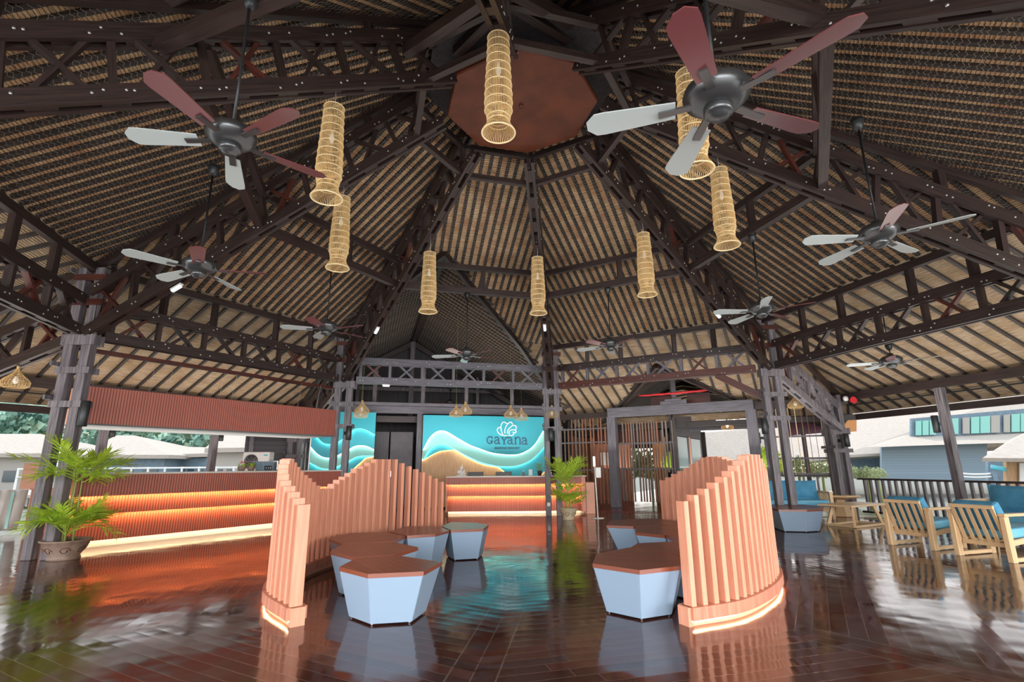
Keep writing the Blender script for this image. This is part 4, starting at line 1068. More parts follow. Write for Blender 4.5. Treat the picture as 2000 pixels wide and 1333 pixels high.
# ================================================================== TURQUOISE WAVE PANELS
def ins(pts, n=6):
    # Catmull-Rom
    P = [pts[0]] + list(pts) + [pts[-1]]; out = []
    for i in range(1, len(P) - 2):
        for j in range(n):
            t = j / n; a, b, c, d = P[i - 1], P[i], P[i + 1], P[i + 2]
            out.append(tuple(.5 * ((2 * b[q]) + (-a[q] + c[q]) * t + (2 * a[q] - 5 * b[q] + 4 * c[q] - d[q]) * t * t + (-a[q] + 3 * b[q] - 3 * c[q] + d[q]) * t ** 3) for q in (0, 1)))
    out.append(tuple(pts[-1])); return out
def wave_panel(label, u0, u1, ztop, lines, mats, wood_to=.05, ledw=.008):
    t = empty('wave_panel', fp(0, (u0 + u1) / 2, 10.1, 0), label=label, cat='wall panel', group=None)
    n = len(lines) + 1; V0 = 9.98
    for i in range(n):
        up = [(u0, ztop), (u1, ztop)]
        v = V0 + i * .055
        if i < n - 1:
            ln = ins(lines[i])
            # board i: from the top down to its lower line
            pts = [(u1, ztop)] + [(u0, ztop)] + [(u, z) for u, z in ln]
            if ln[0][0] > u0 + .02: pts = [(u1, ztop), (u0, ztop), (u0, wood_to)] + [(u, z) for u, z in ln]
            if ln[-1][0] < u1 - .02: pts = pts + [(u1, wood_to)]
        else:
            pts = [(u1, ztop), (u0, ztop), (u0, wood_to), (u1, wood_to)]
        m = MB(); m.slab([fp(0, u, v, z) for u, z in pts][::-1], n0, .02, lambda p: (p.dot(e0), p.z)); child(m, 'wave_board', M[mats[i]], t)
        if i < n - 1:
            m = MB(); m.tube([fp(0, u, v + .034, z + .014) for u, z in ln if u0 <= u <= u1], ledw, 6); child(m, 'light_line', M['led_white' if mats[i + 1] != 'sand_wood' else 'led_warm'], t)
    return t
A_ = [(-.45, 1.80), (-.41, 1.86), (-.33, 2.02), (-.22, 2.22), (-.03, 2.39), (.17, 2.44), (.38, 2.38), (.69, 2.20), (1.10, 1.98), (1.41, 1.87), (1.73, 1.76), (2.04, 1.70), (2.47, 1.67), (2.79, 1.70), (3.12, 1.85), (3.34, 2.05), (3.57, 2.39), (3.68, 2.56), (3.75, 2.68)]
B_ = [(-.42, 1.50), (-.38, 1.57), (-.25, 1.79), (-.05, 1.95), (.16, 2.01), (.39, 1.96), (.69, 1.80), (1.0, 1.635), (1.42, 1.45), (1.73, 1.36), (2.08, 1.30), (2.57, 1.29), (3.0, 1.40), (3.33, 1.60), (3.67, 1.93), (3.75, 2.05)]
C_ = [(-.42, 1.49), (-.20, 1.63), (.09, 1.77), (.39, 1.82), (.63, 1.82), (.80, 1.73), (1.0, 1.60), (1.42, 1.41), (1.73, 1.32), (2.08, 1.26), (2.36, 1.05), (2.53, .90), (2.7, .7), (3.2, .72), (3.5, .95), (3.75, 1.2)]
lp = wave_panel('large turquoise wave panel with white shell logo and lettering behind the reception desk', -.44, 3.74, 2.93, [A_, B_, C_], ['teal', 'teal_pale', 'teal', 'sand_wood'])
l1 = [(-3.80, 2.42), (-3.75, 2.32), (-3.61, 2.18), (-3.49, 2.06), (-3.36, 2.0), (-3.15, 2.0), (-2.97, 2.09), (-2.83, 2.20), (-2.68, 2.36), (-2.54, 2.45), (-2.37, 2.48), (-2.16, 2.41), (-1.93, 2.28)]
l2 = [(-3.80, 1.92), (-3.71, 1.82), (-3.57, 1.69), (-3.39, 1.60), (-3.16, 1.59), (-2.95, 1.69), (-2.81, 1.77), (-2.65, 1.86), (-2.51, 1.94), (-2.32, 1.96), (-2.13, 1.93), (-1.93, 1.83)]
l3 = [(-3.80, 1.46), (-3.66, 1.38), (-3.45, 1.28), (-3.19, 1.26), (-2.92, 1.36), (-2.64, 1.51), (-2.48, 1.60), (-2.30, 1.64), (-1.93, 1.645)]
l4 = [(-3.8, .5), (-3.1, .62), (-2.85, .75), (-2.70, .95), (-2.60, 1.15), (-2.47, 1.30), (-2.29, 1.47), (-2.17, 1.58), (-1.93, 1.625)]
wave_panel('narrow turquoise wave panel left of the dark doorway', -3.80, -1.93, 2.98, [l1, l2, l3, l4], ['teal', 'teal', 'teal_pale', 'teal', 'sand_wood'])
m = MB(); m.bar(fp(0, -3.81, 10.0, .1), fp(0, -3.81, 10.0, 2.98), .012, .03, up=e0); child(m, 'edge_light', M['logo_white'], lp)
# shell logo: outline petals
def uvp(x, y):   # logo crop (2000 px wide view) to wall
    return 1.64 + (x - 130) * (3.07 - 1.64) / (1590 - 130), 2.755 - (y - 95) * (2.755 - 1.855) / (1070 - 95)
def stroke(mb, pts, wd, v=9.955, t_=.018):
    pts = ins(pts, 5) if len(pts) > 2 else pts
    P = [Vector(uvp(*p)) for p in pts]
    L_, R_ = [], []
    for i, p in enumerate(P):
        d = (P[min(i + 1, len(P) - 1)] - P[max(i - 1, 0)])
        d = d.normalized() if d.length > 0 else Vector((1, 0)); nn = Vector((-d.y, d.x)) * wd / 2; L_.append(p + nn); R_.append(p - nn)
    for i in range(len(P) - 1):
        q = [L_[i], R_[i], R_[i + 1], L_[i + 1]]
        mb.poly([fp(0, a.x, v, a.y) for a in q]); mb.poly([fp(0, a.x, v + t_, a.y) for a in q][::-1])
        for a, b in ((L_[i], L_[i + 1]), (R_[i + 1], R_[i])):
            mb.poly([fp(0, a.x, v, a.y), fp(0, b.x, v, b.y), fp(0, b.x, v + t_, b.y), fp(0, a.x, v + t_, a.y)])
m = MB()
for pts in ([(700, 560), (640, 400), (640, 230), (700, 120), (760, 110), (830, 160)], [(770, 520), (770, 380), (840, 220), (940, 115), (1010, 120), (1045, 200)],
            [(860, 520), (880, 400), (980, 280), (1090, 225), (1170, 260), (1170, 340), (1130, 390)], [(925, 560), (925, 450), (1000, 390), (1090, 385), (1165, 420), (1150, 490), (1090, 490)],
            [(620, 300), (540, 320), (505, 390), (530, 480), (620, 560), (740, 595), (860, 590)], [(900, 590), (1000, 595), (1075, 550), (1080, 480), (1040, 470)], [(830, 160), (860, 150)]):
    stroke(m, pts, .026)
child(m, 'shell_logo', M['logo_white'], lp)['label'] = 'white outlined shell logo'
m = MB(); W_ = .040
def ser(x0, x1, y, w=.022): stroke(m, [(x0, y), (x1, y)], w)
# G
stroke(m, [(325, 690), (290, 650), (225, 650), (165, 710), (150, 780), (180, 850), (240, 885), (300, 860), (320, 810)], W_); ser(250, 350, 790, .028); stroke(m, [(318, 790), (318, 880)], .034); stroke(m, [(322, 640), (322, 735)], .028)
def small_a(x, y0=650, y1=905):
    h = y1 - y0
    stroke(m, [(x + 15, y0 + 60), (x + 50, y0 + 12), (x + 110, y0 + 12), (x + 150, y0 + 70), (x + 150, y0 + h - 40), (x + 175, y0 + h - 15), (x + 205, y0 + h - 20)], W_)
    stroke(m, [(x + 150, y0 + 105), (x + 70, y0 + 115), (x + 15, y0 + 165), (x + 30, y0 + 225), (x + 80, y0 + 238), (x + 150, y0 + 190)], W_ * .85)
small_a(400); small_a(860, 655, 908); small_a(1375, 665, 920)
# Y
stroke(m, [(665, 665), (745, 790)], W_); stroke(m, [(825, 665), (745, 790)], W_ * .8); stroke(m, [(745, 780), (745, 900)], W_); ser(635, 720, 665); ser(780, 860, 665); ser(700, 800, 903)
# n
stroke(m, [(1145, 665), (1145, 900)], W_); stroke(m, [(1145, 730), (1190, 670), (1250, 660), (1300, 700), (1310, 780), (1310, 900)], W_); ser(1100, 1160, 668); ser(1100, 1195, 903); ser(1265, 1360, 903)
child(m, 'sign_lettering', M['text_blue'], lp)['label'] = 'deep blue letters reading Gayana'
def text(body, size, loc, rotz, m_, parent, ext=.004, name='small_lettering', align='CENTER', sx=1.0):
    c = bpy.data.curves.new(name, 'FONT'); c.body = body; c.size = size; c.extrude = ext; c.align_x = align; c.materials.append(m_); c.offset = .0015
    o = bpy.data.objects.new(name, c); col.objects.link(o); o.rotation_euler = (PI / 2, 0, rotz); o.location = loc; o.scale = (sx, 1, 1)
    bpy.context.view_layer.update()
    me = bpy.data.meshes.new_from_object(o.evaluated_get(bpy.context.evaluated_depsgraph_get())); mw = o.matrix_basis.copy(); bpy.data.objects.remove(o)
    o = bpy.data.objects.new(name, me); col.objects.link(o); o.matrix_basis = mw
    o.parent = parent; o.matrix_parent_inverse = parent.matrix_basis.inverted(); return o
text('MARINE RESORT', .105, fp(0, 2.35, 9.95, 1.845), math.atan2(e0.y, e0.x), M['text_blue'], lp, sx=1.12)['label'] = 'deep blue words MARINE RESORT'

# ================================================================== SLAT SCREENS
def interp(K, i):
    # Catmull-Rom through (i, x, y)
    for q in range(len(K) - 1):
        if K[q][0] <= i <= K[q + 1][0]:
            t = (i - K[q][0]) / (K[q + 1][0] - K[q][0])
            a = K[max(q - 1, 0)]; b = K[q]; c = K[q + 1]; d = K[min(q + 2, len(K) - 1)]
            ta = [(c[z] - a[z]) / max(1e-6, c[0] - a[0]) * (c[0] - b[0]) for z in (1, 2)]; tb = [(d[z] - b[z]) / max(1e-6, d[0] - b[0]) * (c[0] - b[0]) for z in (1, 2)]
            h = (2 * t ** 3 - 3 * t * t + 1, t ** 3 - 2 * t * t + t, -2 * t ** 3 + 3 * t * t, t ** 3 - t * t)
            return tuple(h[0] * b[z] + h[1] * ta[z - 1] + h[2] * c[z] + h[3] * tb[z - 1] for z in (1, 2))
    return K[-1][1], K[-1][2]
def hts(n_slats=38):
    st = .0525; h = [.985 + st * i for i in range(9)] + [1.40, 1.40] + [1.40 - st * i for i in range(1, 9)]
    h = h[:18] + [.985] * 2 + [.985 + st * i for i in range(1, 8)] + [1.40] * 4 + [1.40 - st * i for i in range(1, 9)]
    return h[:n_slats] if len(h) >= n_slats else h + [.985] * (n_slats - len(h))
hl = [.98, 1.03, 1.08, 1.13, 1.18, 1.24, 1.29, 1.34, 1.39, 1.40, 1.40, 1.36, 1.31, 1.26, 1.21, 1.17, 1.12, 1.07, 1.02, 1.02, 1.08, 1.13, 1.17, 1.22, 1.28, 1.32, 1.37, 1.42, 1.42, 1.42, 1.42, 1.36, 1.31, 1.26, 1.21, 1.15, 1.10, 1.04]
def screen(K, label, heights, n, side):
    t = empty('slat_screen', (K[0][1], K[0][2], 0), label=label, cat='screen', group=None)
    pts = [Vector((*interp(K, i * .5), 0)) for i in range(2 * n - 1)]
    def tan(i):
        a = pts[max(0, 2 * i - 1)]; b = pts[min(len(pts) - 1, 2 * i + 1)]; return (b - a).normalized()
    # curved base, raised slightly, light below
    def ribbon(w0, w1, z0, z1, i0=0, i1=None):
        m = MB(); i1 = i1 or len(pts) - 1; vs = []
        for i in range(i0, i1 + 1):
            d = (pts[min(i + 1, len(pts) - 1)] - pts[max(i - 1, 0)]).normalized(); nn = Vector((-d.y, d.x, 0))
            if i == 0: p = pts[0] - d * .05
            elif i == len(pts) - 1: p = pts[i] + d * .05
            else: p = pts[i]
            for w_, z_ in ((w0, z0), (w1, z0), (w1, z1), (w0, z1)): vs.append(p + nn * w_ + Vector((0, 0, z_)))
        fs = []; uvs = []; N_ = i1 - i0 + 1
        for i in range(N_ - 1):
            for j in range(4):
                fs.append((4 * i + j, 4 * (i + 1) + j, 4 * (i + 1) + (j + 1) % 4, 4 * i + (j + 1) % 4)); uvs.append([(i * .07, 0), (i * .07 + .07, 0), (i * .07 + .07, .1), (i * .07, .1)])
        fs += [(0, 1, 2, 3), tuple(4 * (N_ - 1) + j for j in (3, 2, 1, 0))]; uvs += [[(0, 0)] * 4] * 2
        m.idx(vs, fs, uvs); return m
    child(ribbon(-.085, .085, .045, .145), 'curved_base', M['slat_base'], t)
    child(ribbon(-.05, .05, .0, .045), 'recessed_plinth', M['peach'], t)
    o = side
    child(ribbon(.058 * o - .004, .058 * o + .004, .036, .044), 'light_strip', M['led_warm'], t)
    m = MB(); d = tan(0); m.bar(pts[0] - d * .06 + Vector((0, 0, 0)), pts[0] - d * .06 + Vector((0, 0, .145)), .12, .05, up=d); child(m, 'end_block', M['slat'], t)
    for i in range(n):
        p = pts[2 * i]; d = tan(i); nn = Vector((-d.y, d.x, 0))
        m = MB(); m.bar(p + Vector((0, 0, .14)), p + Vector((0, 0, heights[i])), .105, .05, up=d); child(m, 'slat', M['slat'], t, .004)
    return t
KL = [(0, -1.88, 4.84), (5, -2.33, 5.4), (10, -2.56, 6.05), (16, -2.60, 6.89), (20, -2.52, 7.42), (24, -2.37, 7.93), (29, -2.03, 8.58), (33, -1.65, 9.0), (37, -1.27, 9.42)]
screen(KL, 'wavy salmon wood slat screen curving behind the left benches', hl, 38, 1)
KR = [(0, 1.49, 4.76), (4, 1.94, 4.98), (8, 2.33, 5.35), (12, 2.68, 5.80), (16, 2.96, 6.32), (20, 3.12, 6.93), (24, 3.15, 7.55), (28, 3.10, 8.12), (32, 2.93, 8.65), (37, 2.62, 9.36)]
hr = [.99, 1.04, 1.09, 1.14, 1.19, 1.24, 1.29, 1.34, 1.39, 1.40, 1.40, 1.40, 1.36, 1.31, 1.26, 1.21, 1.17, 1.12, 1.12, 1.17, 1.21, 1.26, 1.31, 1.36, 1.36, 1.38, 1.41, 1.42, 1.42, 1.42, 1.41, 1.36, 1.31, 1.25, 1.20, 1.15, 1.09, 1.04]
screen(KR, 'wavy salmon wood slat screen curving behind the right benches', hr, 38, -1)

# ================================================================== BENCHES
def bench(poly, label, ang=0.0, z1=.43, sc=.74, group='blue grey hexagonal benches'):
    cx_ = sum(p[0] for p in poly) / len(poly); cy_ = sum(p[1] for p in poly) / len(poly)
    t = empty('faceted_bench', (cx_, cy_, 0), label=label, cat='bench', group=group)
    shr = lambda s, pl: [(cx_ + (x - cx_) * s, cy_ + (y - cy_) * s) for x, y in pl]
    m = MB(); m.prism(shr(.985, poly), .014, z1 - .035, shr(sc, poly)); child(m, 'tapered_body', M['bench_blue'], t, .004)
    m = MB(); n = len(poly); ca, sa = math.cos(ang), math.sin(ang)
    uvf = lambda x, y: (x * ca + y * sa, -x * sa + y * ca)
    vs = [Vector((x, y, z1 - .035)) for x, y in poly] + [Vector((x, y, z1)) for x, y in poly]
    fs = [list(range(n))[::-1], list(range(n, 2 * n))]; uvs = [[uvf(*p) for p in poly][::-1], [uvf(*p) for p in poly]]
    for i in range(n):
        j = (i + 1) % n; fs.append([i, j, n + j, n + i]); uvs.append([(.02, 0), (.02, .3), (.03, .3), (.03, 0)])
    m.idx(vs, fs, uvs); child(m, 'board_top', M['bench_top'], t)
    m = MB()
    for x, y in shr(sc * .92, poly): m.lathe([(.010, 0), (.010, .016)], (x, y, 0), 8)
    child(m, 'glide_feet', M['steel'], t)
    return t
bench([(-1.57, 4.98), (-1.22, 4.65), (-.77, 4.74), (-.68, 5.18), (-1.21, 5.60), (-1.55, 5.44)], 'front bench of the left group, nearest the camera', .6)
bench([(-1.96, 5.88), (-1.57, 5.47), (-1.22, 5.63), (-1.06, 6.10), (-1.43, 6.54), (-1.98, 6.36)], 'second bench of the left group, just behind the front one', .6)
bench([(-2.33, 6.90), (-2.00, 6.40), (-1.45, 6.57), (-1.40, 7.07), (-1.75, 7.50), (-2.22, 7.42)], 'middle bench of the left group against the screen', -.6)
bench([(-1.72, 7.54), (-1.38, 7.09), (-1.04, 7.27), (-.90, 7.64), (-1.10, 8.12), (-1.60, 8.20)], 'bench with its side edge seen, between the middle and end benches of the left group', -.6)
bench([(-1.08, 8.15), (-.88, 7.67), (-.43, 7.80), (-.38, 8.31), (-.60, 8.64), (-1.0, 8.76)], 'last bench of the left group, nearest the reception desk', -1.0)
bench([(.72, 5.05), (1.07, 4.72), (1.47, 4.90), (1.66, 5.36), (1.26, 5.98), (.84, 5.58)], 'front bench of the right group with dark top', PI / 2 - .2)
bench([(1.28, 5.99), (1.69, 5.38), (2.10, 5.42), (2.45, 5.95), (2.05, 6.45), (1.42, 6.28)], 'second bench of the right group, half hidden behind the near slats', .5)
bench([(1.93, 6.92), (1.93, 6.50), (2.10, 6.47), (2.48, 6.0), (2.84, 6.55), (2.88, 7.1), (2.45, 7.22)], 'middle bench of the right group against the screen', .9)
bench([(1.62, 7.26), (1.92, 6.94), (2.43, 7.24), (2.90, 7.15), (2.86, 7.7), (2.35, 8.10), (1.78, 7.92)], 'bench with a low blue grey front edge in the right group', .9)
bench([(1.39, 8.12), (1.75, 7.95), (2.36, 8.13), (2.78, 7.9), (2.70, 8.5), (2.35, 9.1), (1.6, 8.9)], 'last bench of the right group, nearest the entry', 1.2)
bench([(5.27, 11.05), (5.21, 10.63), (5.7, 10.50), (6.08, 10.62), (6.50, 11.30), (6.40, 11.85), (6.0, 12.1), (5.45, 11.75)], 'faceted blue grey planter seat around the foot of the lounge column', 0, z1=.43, sc=.80, group=None)

# ================================================================== LOUNGE FURNITURE
def build_chair():
    t = empty('armchair', (0, 0, 0), cat='armchair'); W, D, H = .72, .80, .62
    for sx in (-1, 1):
        x = sx * (W / 2 - .035)
        for y, nm in ((.035, 'leg'), (D - .10, 'leg')):
            m = MB(); m.bar((x, y, 0), (x, y, H - .035), .07, .09, up=(0, 1, 0)); m.build(nm, M['teak'], t, bevel=.006)
        m = MB(); m.bar((x, -.01, H - .018), (x, D - .02, H - .018), .09, .036); m.build('armrest', M['teak'], t, bevel=.006)
        m = MB(); m.bar((x, .05, .035), (x, D - .12, .035), .06, .05); m.build('floor_rail', M['teak'], t, bevel=.005)
        m = MB(); m.bar((x, .05, .24), (x, D - .12, .30), .045, .07); m.build('side_rail', M['teak'], t, bevel=.005)
    m = MB(); m.bar((-W / 2 + .06, D - .12, .26), (W / 2 - .06, D - .12, .26), .04, .07); m.bar((-W / 2 + .06, .13, .20), (W / 2 - .06, .13, .20), .05, .06)
    for i in range(5): x = -.26 + .13 * i; m.bar((x, .1, .245), (x, D - .12, .275), .06, .02)
    m.build('seat_frame', M['teak'], t, bevel=.004)
    m = MB(); m.bar((-W / 2 + .08, -.05, .70), (W / 2 - .08, -.05, .70), .035, .05); m.build('back_rail', M['teak'], t, bevel=.005)
    for i in range(6):
        x = -.25 + .10 * i; m = MB(); m.bar((x, .12, .21), (x, -.045, .69), .045, .02, up=(0, 1, 0)); m.build('back_slat', M['teak'], t)
    m = MB(); m.bar((0, .14, .345), (0, D + .0, .375), W - .16, .13); o = m.build('seat_cushion', M['cushion_l'], t, bevel=.035); o['label'] = 'sky blue seat cushion'
    m = MB(); m.bar((0, .20, .40), (0, .03, .76), W - .17, .14, up=(0, 1, 0)); o = m.build('back_cushion', M['cushion'], t, bevel=.035)
    return t
ch = build_chair()
inst(ch, (6.28, 8.68, 0), -1.215, 'slatted teak armchair with blue cushions, farther from the camera', 'slatted teak armchairs', True)
inst(ch, (6.50, 7.64, 0), -1.28, 'slatted teak armchair with blue cushions, nearer and cut by the frame', 'slatted teak armchairs')
for o in [x for x in col.objects if x.name.startswith('armchair') and x.type == 'EMPTY']:
    pass
def cushion(mb, c, sx, sy, sz, rz=0, lean=0, n=10):
    # soft pillow: sx wide, sz high, sy thick
    A = Matrix.Rotation(rz, 3, 'Z') @ Matrix.Rotation(lean, 3, 'X')
    vs = []; fs = []
    for s_ in (-1, 1):
        for i in range(n + 1):
            for j in range(n + 1):
                x = -1 + 2 * i / n; z = -1 + 2 * j / n
                f = (1 - abs(x) ** 2.6) * (1 - abs(z) ** 2.6); pin = 1 - .06 * (1 - abs(x) ** 2) * abs(z) ** 3; pz = 1 - .06 * (1 - abs(z) ** 2) * abs(x) ** 3
                y = s_ * sy / 2 * (max(f, 0) ** .45 * .93 + .07)
                vs.append(Vector(c) + A @ Vector((x * sx / 2 * pz, y, z * sz / 2 * pin)))
    N_ = (n + 1) ** 2
    for s_ in (0, 1):
        for i in range(n):
            for j in range(n):
                a = s_ * N_ + i * (n + 1) + j; q = (a, a + 1, a + n + 2, a + n + 1)
                fs.append(q if s_ else q[::-1])
    edge = [i * (n + 1) for i in range(n + 1)] + [n * (n + 1) + j for j in range(1, n + 1)] + [i * (n + 1) + n for i in range(n - 1, -1, -1)] + [j for j in range(n - 1, 0, -1)]
    for q in range(len(edge)):
        a, b = edge[q], edge[(q + 1) % len(edge)]; fs.append((a, b, b + N_, a + N_))
    mb.idx(vs, fs, None, True)
def sofa(loc, rz, W, label, ncush, D=.82):
    t = empty('sofa', loc, rz, label, 'sofa'); H = .62
    for sx in (-1, 1):
        x = sx * (W / 2 - .04)
        for y in (.05, D - .05): m = MB(); m.bar((x, y, 0), (x, y, H), .07, .07, up=(0, 1, 0)); m.build('leg', M['teak'], t, bevel=.005)
        m = MB(); m.bar((x, 0, H), (x, D, H), .09, .04); m.bar((x, .05, .22), (x, D - .05, .22), .04, .08)
        for i in range(7): y = .14 + i * .09; m.bar((x, y, .25), (x, y, H - .02), .03, .03, up=(0, 1, 0))
        m.build('slatted_arm', M['teak'], t)
    m = MB(); m.bar((-W / 2 + .06, .04, .24), (W / 2 - .06, .04, .24), .04, .10); m.bar((-W / 2 + .06, D - .05, .24), (W / 2 - .06, D - .05, .24), .04, .10)
    m.bar((-W / 2 + .05, D / 2, .22), (W / 2 - .05, D / 2, .22), D - .1, .03); m.bar((-W / 2 + .06, D - .05, .66), (W / 2 - .06, D - .05, .66), .04, .06)
    n = int(W / .14)
    for i in range(n): x = -W / 2 + .12 + (W - .24) * i / (n - 1); m.bar((x, D - .06, .28), (x, D - .05, .66), .05, .02, up=(0, 1, 0))
    m.build('frame', M['teak'], t)
    m = MB(); m.box((0, D / 2 - .05, .36), W - .16, D - .12, .17); o = m.build('seat_cushion', M['cushion_l'], t, bevel=.04); o['label'] = 'sky blue seat cushion'
    cw = (W - .18) / ncush
    for i in range(ncush):
        m = MB(); cushion(m, (-W / 2 + .09 + cw * (i + .5), D - .24, .66), cw * .98, .22, .48, 0, -.22); m.build('back_cushion', M['cushion'], t)
    return t
# local y points from the front to the back of the sofa
sofa((6.55, 13.05, 0), -.12, 2.3, 'blue cushioned teak sofa behind the blue grey planter', 3)
sofa((8.59, 8.95, 0), -1.30, 2.2, 'blue cushioned teak sofa against the terrace railing at the right edge', 2)
# hexagonal side table on a faceted foot
c = Vector((8.45, 13.9, 0)); t = empty('side_table', c, label='small hexagonal side table on a faceted foot by the railing column', cat='table')
hexa = lambda r, a0=.3: [(r * math.cos(a0 + PI / 3 * i), r * math.sin(a0 + PI / 3 * i)) for i in range(6)]
m = MB(); m.prism(hexa(.46), .47, .51); m.prism(hexa(.46), .40, .47, hexa(.20)); m.build('table_top', M['teak'], t)
m = MB(); m.prism(hexa(.12), 0, .41, hexa(.24)); m.build('faceted_foot', M['teak'], t)
# coffee table
A, B_, C2, D2 = Vector((6.82, 12.3, 0)), Vector((7.05, 11.51, 0)), Vector((8.23, 12.14, 0)), Vector((7.91, 12.78, 0))
A, B_, C2, D2 = Vector((6.62, 11.75, 0)), Vector((6.95, 11.10, 0)), Vector((8.15, 11.75, 0)), Vector((7.85, 12.40, 0))
t = empty('coffee_table', (A + B_ + C2 + D2) / 4, label='low teak coffee table with splayed legs beside the planter', cat='table')
m = MB(); m.prism([(p.x, p.y) for p in (A, B_, C2, D2)], .415, .45); child(m, 'table_top', M['teak'], t, .004)
ctr = (A + B_ + C2 + D2) / 4
feet = [ctr + (p - ctr) * .78 for p in (A, B_, C2, D2)]; heads = [ctr + (p - ctr) * .58 for p in (A, B_, C2, D2)]
for a, b in zip(feet, heads):
    m = MB(); m.bar(a, b + Vector((0, 0, .415)), .045, .06); child(m, 'leg', M['teak'], t)
m = MB()
for i, j in ((0, 1), (1, 2), (2, 3), (3, 0)): m.bar(feet[i] + Vector((0, 0, .025)), feet[j] + Vector((0, 0, .025)), .04, .04)
child(m, 'floor_frame', M['teak'], t)
# small round stool-like table between chair and sofa
c = Vector((7.55, 8.75, 0)); t = empty('stool_table', c, label='small light wood table seen between the two armchairs', cat='table')
m = MB(); m.prism(hexa(.2), .44, .47); m.build('table_top', M['teak'], t)
m = MB()
for i in range(3): a = 2 * PI * i / 3; m.bar((.16 * math.cos(a), .16 * math.sin(a), 0), (.1 * math.cos(a), .1 * math.sin(a), .44), .03, .03)
m.build('legs', M['teak'], t)

# ================================================================== TERRACE RAILING
def railing(P0, P1, label, sp=.165, z0=.10, z1=.91, posts=()):
    t = empty('terrace_railing', (P0 + P1) / 2, label=label, cat='railing'); d = (P1 - P0); L = d.length; d.normalize(); nn = Vector((-d.y, d.x, 0))
    m = MB(); m.bar(P0 + Vector((0, 0, z1)), P1 + Vector((0, 0, z1)), .08, .045); child(m, 'top_rail', M['timber'], t)
    m = MB(); m.bar(P0 + Vector((0, 0, z0)), P1 + Vector((0, 0, z0)), .06, .05); child(m, 'bottom_rail', M['timber'], t)
    n = int(L / sp)
    for i in range(1, n):
        p = P0 + d * L * i / n; m = MB(); m.bar(p + Vector((0, 0, z0)), p + Vector((0, 0, z1)), .06, .05, up=d); child(m, 'baluster', M['post'], t)
a = cpt(-1, 11.12); b = cpt(-2, 11.12)
railing(a + (b - a).normalized() * .15, b, 'dark timber balustrade along the right side of the terrace')
# rail behind the left sofa
a, b = fp(-1, 2.45, 10.5, 0), fp(-1, 4.1, 10.3, 0)
railing(a, b, 'short dark rail behind the blue sofa by the lattice', .28, .2, .98)

# ================================================================== LATTICE ENTRY (face -1, outer ring)
E1, N1 = fn(-1)
for u, lb in ((-2.22, 'thick square entry post with a small hook right of the lattice'), (2.0, 'thick square entry post at the right of the gateway')):
    m = MB(); m.bar(fp(-1, u, 10.16, 0), fp(-1, u, 10.16, 2.86), .28, .28, up=N1); thing_mesh(m, 'entry_post', M['beam_grey'], lb, 'post', 'entry posts', .01)
m = MB(); m.bar(fp(-1, -4.3, 10.16, 2.93), fp(-1, -2.3, 10.16, 2.93), .16, .18); thing_mesh(m, 'entry_beam', M['timber'], 'dark beam above the left lattice screen', 'beam')
t = empty('gateway_beam', fp(-1, 0, 10.1, 2.9), label='big grey beam spanning between the two entry posts', cat='beam')
m = MB(); m.bar(fp(-1, -2.3, 10.05, 2.98), fp(-1, 2.1, 10.05, 2.98), .22, .30); child(m, 'main_beam', M['beam_grey'], t, .01)
m = MB(); m.bar(fp(-1, -.16, 10.1, 3.12), fp(-1, -.16, 10.1, 3.95), .14, .14); child(m, 'king_post', M['beam_grey'], t)
m = MB(); m.bar(fp(-1, -.55, 10.0, 3.18), fp(-1, .25, 10.0, 3.18), .12, .10); m.bar(fp(-1, -.4, 10.0, 3.25), fp(-1, .1, 10.0, 3.25), .12, .08); child(m, 'carved_block', M['beam_grey'], t)
m = MB(); m.bar(fp(-1, 2.1, 10.16, 2.96), fp(-1, 4.4, 10.16, 2.96), .18, .2); child(m, 'side_beam', M['timber'], t)
for sg in (-1, 1):
    m = MB(); m.bar(fp(-1, -.15, 8.2, 4.05), fp(-1, -.15 + sg * 1.9, 10.4, 3.12), .10, .15)
    thing_mesh(m, 'dormer_valley_beam', M['timber'], 'dark beam down the %s side of the small gable over the entry' % ('left' if sg < 0 else 'right'), 'beam', 'dormer valley beams')
m = MB(); a, b = fp(-1, -1.20, 9.9, 3.46), fp(-1, 1.15, 9.9, 3.50)
m.tube([a.lerp(b, i / 16) + Vector((0, 0, -.02 * math.sin(PI * i / 16) + random.uniform(-.006, .006))) for i in range(17)], [.03 + random.uniform(-.006, .008) for _ in range(17)], 8)
thing_mesh(m, 'red_rolled_cloth', M['red'], 'bright red rolled cloth tied across the small entry gable', 'cloth')
for u0, u1, lb in ((-1.0, -.35, 'dark brown board left of the king post in the entry gable'), (.15, .85, 'dark brown board right of the king post in the entry gable')):
    m = MB(); m.bar(fp(-1, u0, 10.6, 3.33), fp(-1, u1, 10.6, 3.33), .04, .36); thing_mesh(m, 'gable_board', M['timber_red'], lb, 'board', 'boards in the entry gable')
def lattice(k, u0, u1, v, z0, z1, rails, label, n, seed, m_a, m_b, w=.045, broken=.25, jut=True):
    t = empty('lattice_screen', fp(k, (u0 + u1) / 2, v, 0), label=label, cat='lattice screen', group=None); rnd = random.Random(seed)
    e, nn = fn(k)
    for i in range(n):
        u = u0 + (u1 - u0) * (i + .5) / n + rnd.uniform(-.012, .012)
        a, b = z0, z1
        if rnd.random() < broken: a = rails[0] - .1
        elif rnd.random() < broken: b = rails[-1] + .05
        m = MB(); off = rnd.choice((-.03, .03)); m.bar(fp(k, u, v + off, a), fp(k, u, v + off, b), w * rnd.uniform(.8, 1.2), .03, up=nn)
        child(m, 'lattice_slat', rnd.choice((M[m_a], M[m_b], M[m_a])), t)
    for z in rails:
        m = MB(); m.bar(fp(k, u0, v, z), fp(k, u1, v, z), .035, .045); child(m, 'cross_rail', M['beam_grey'], t)
    return t
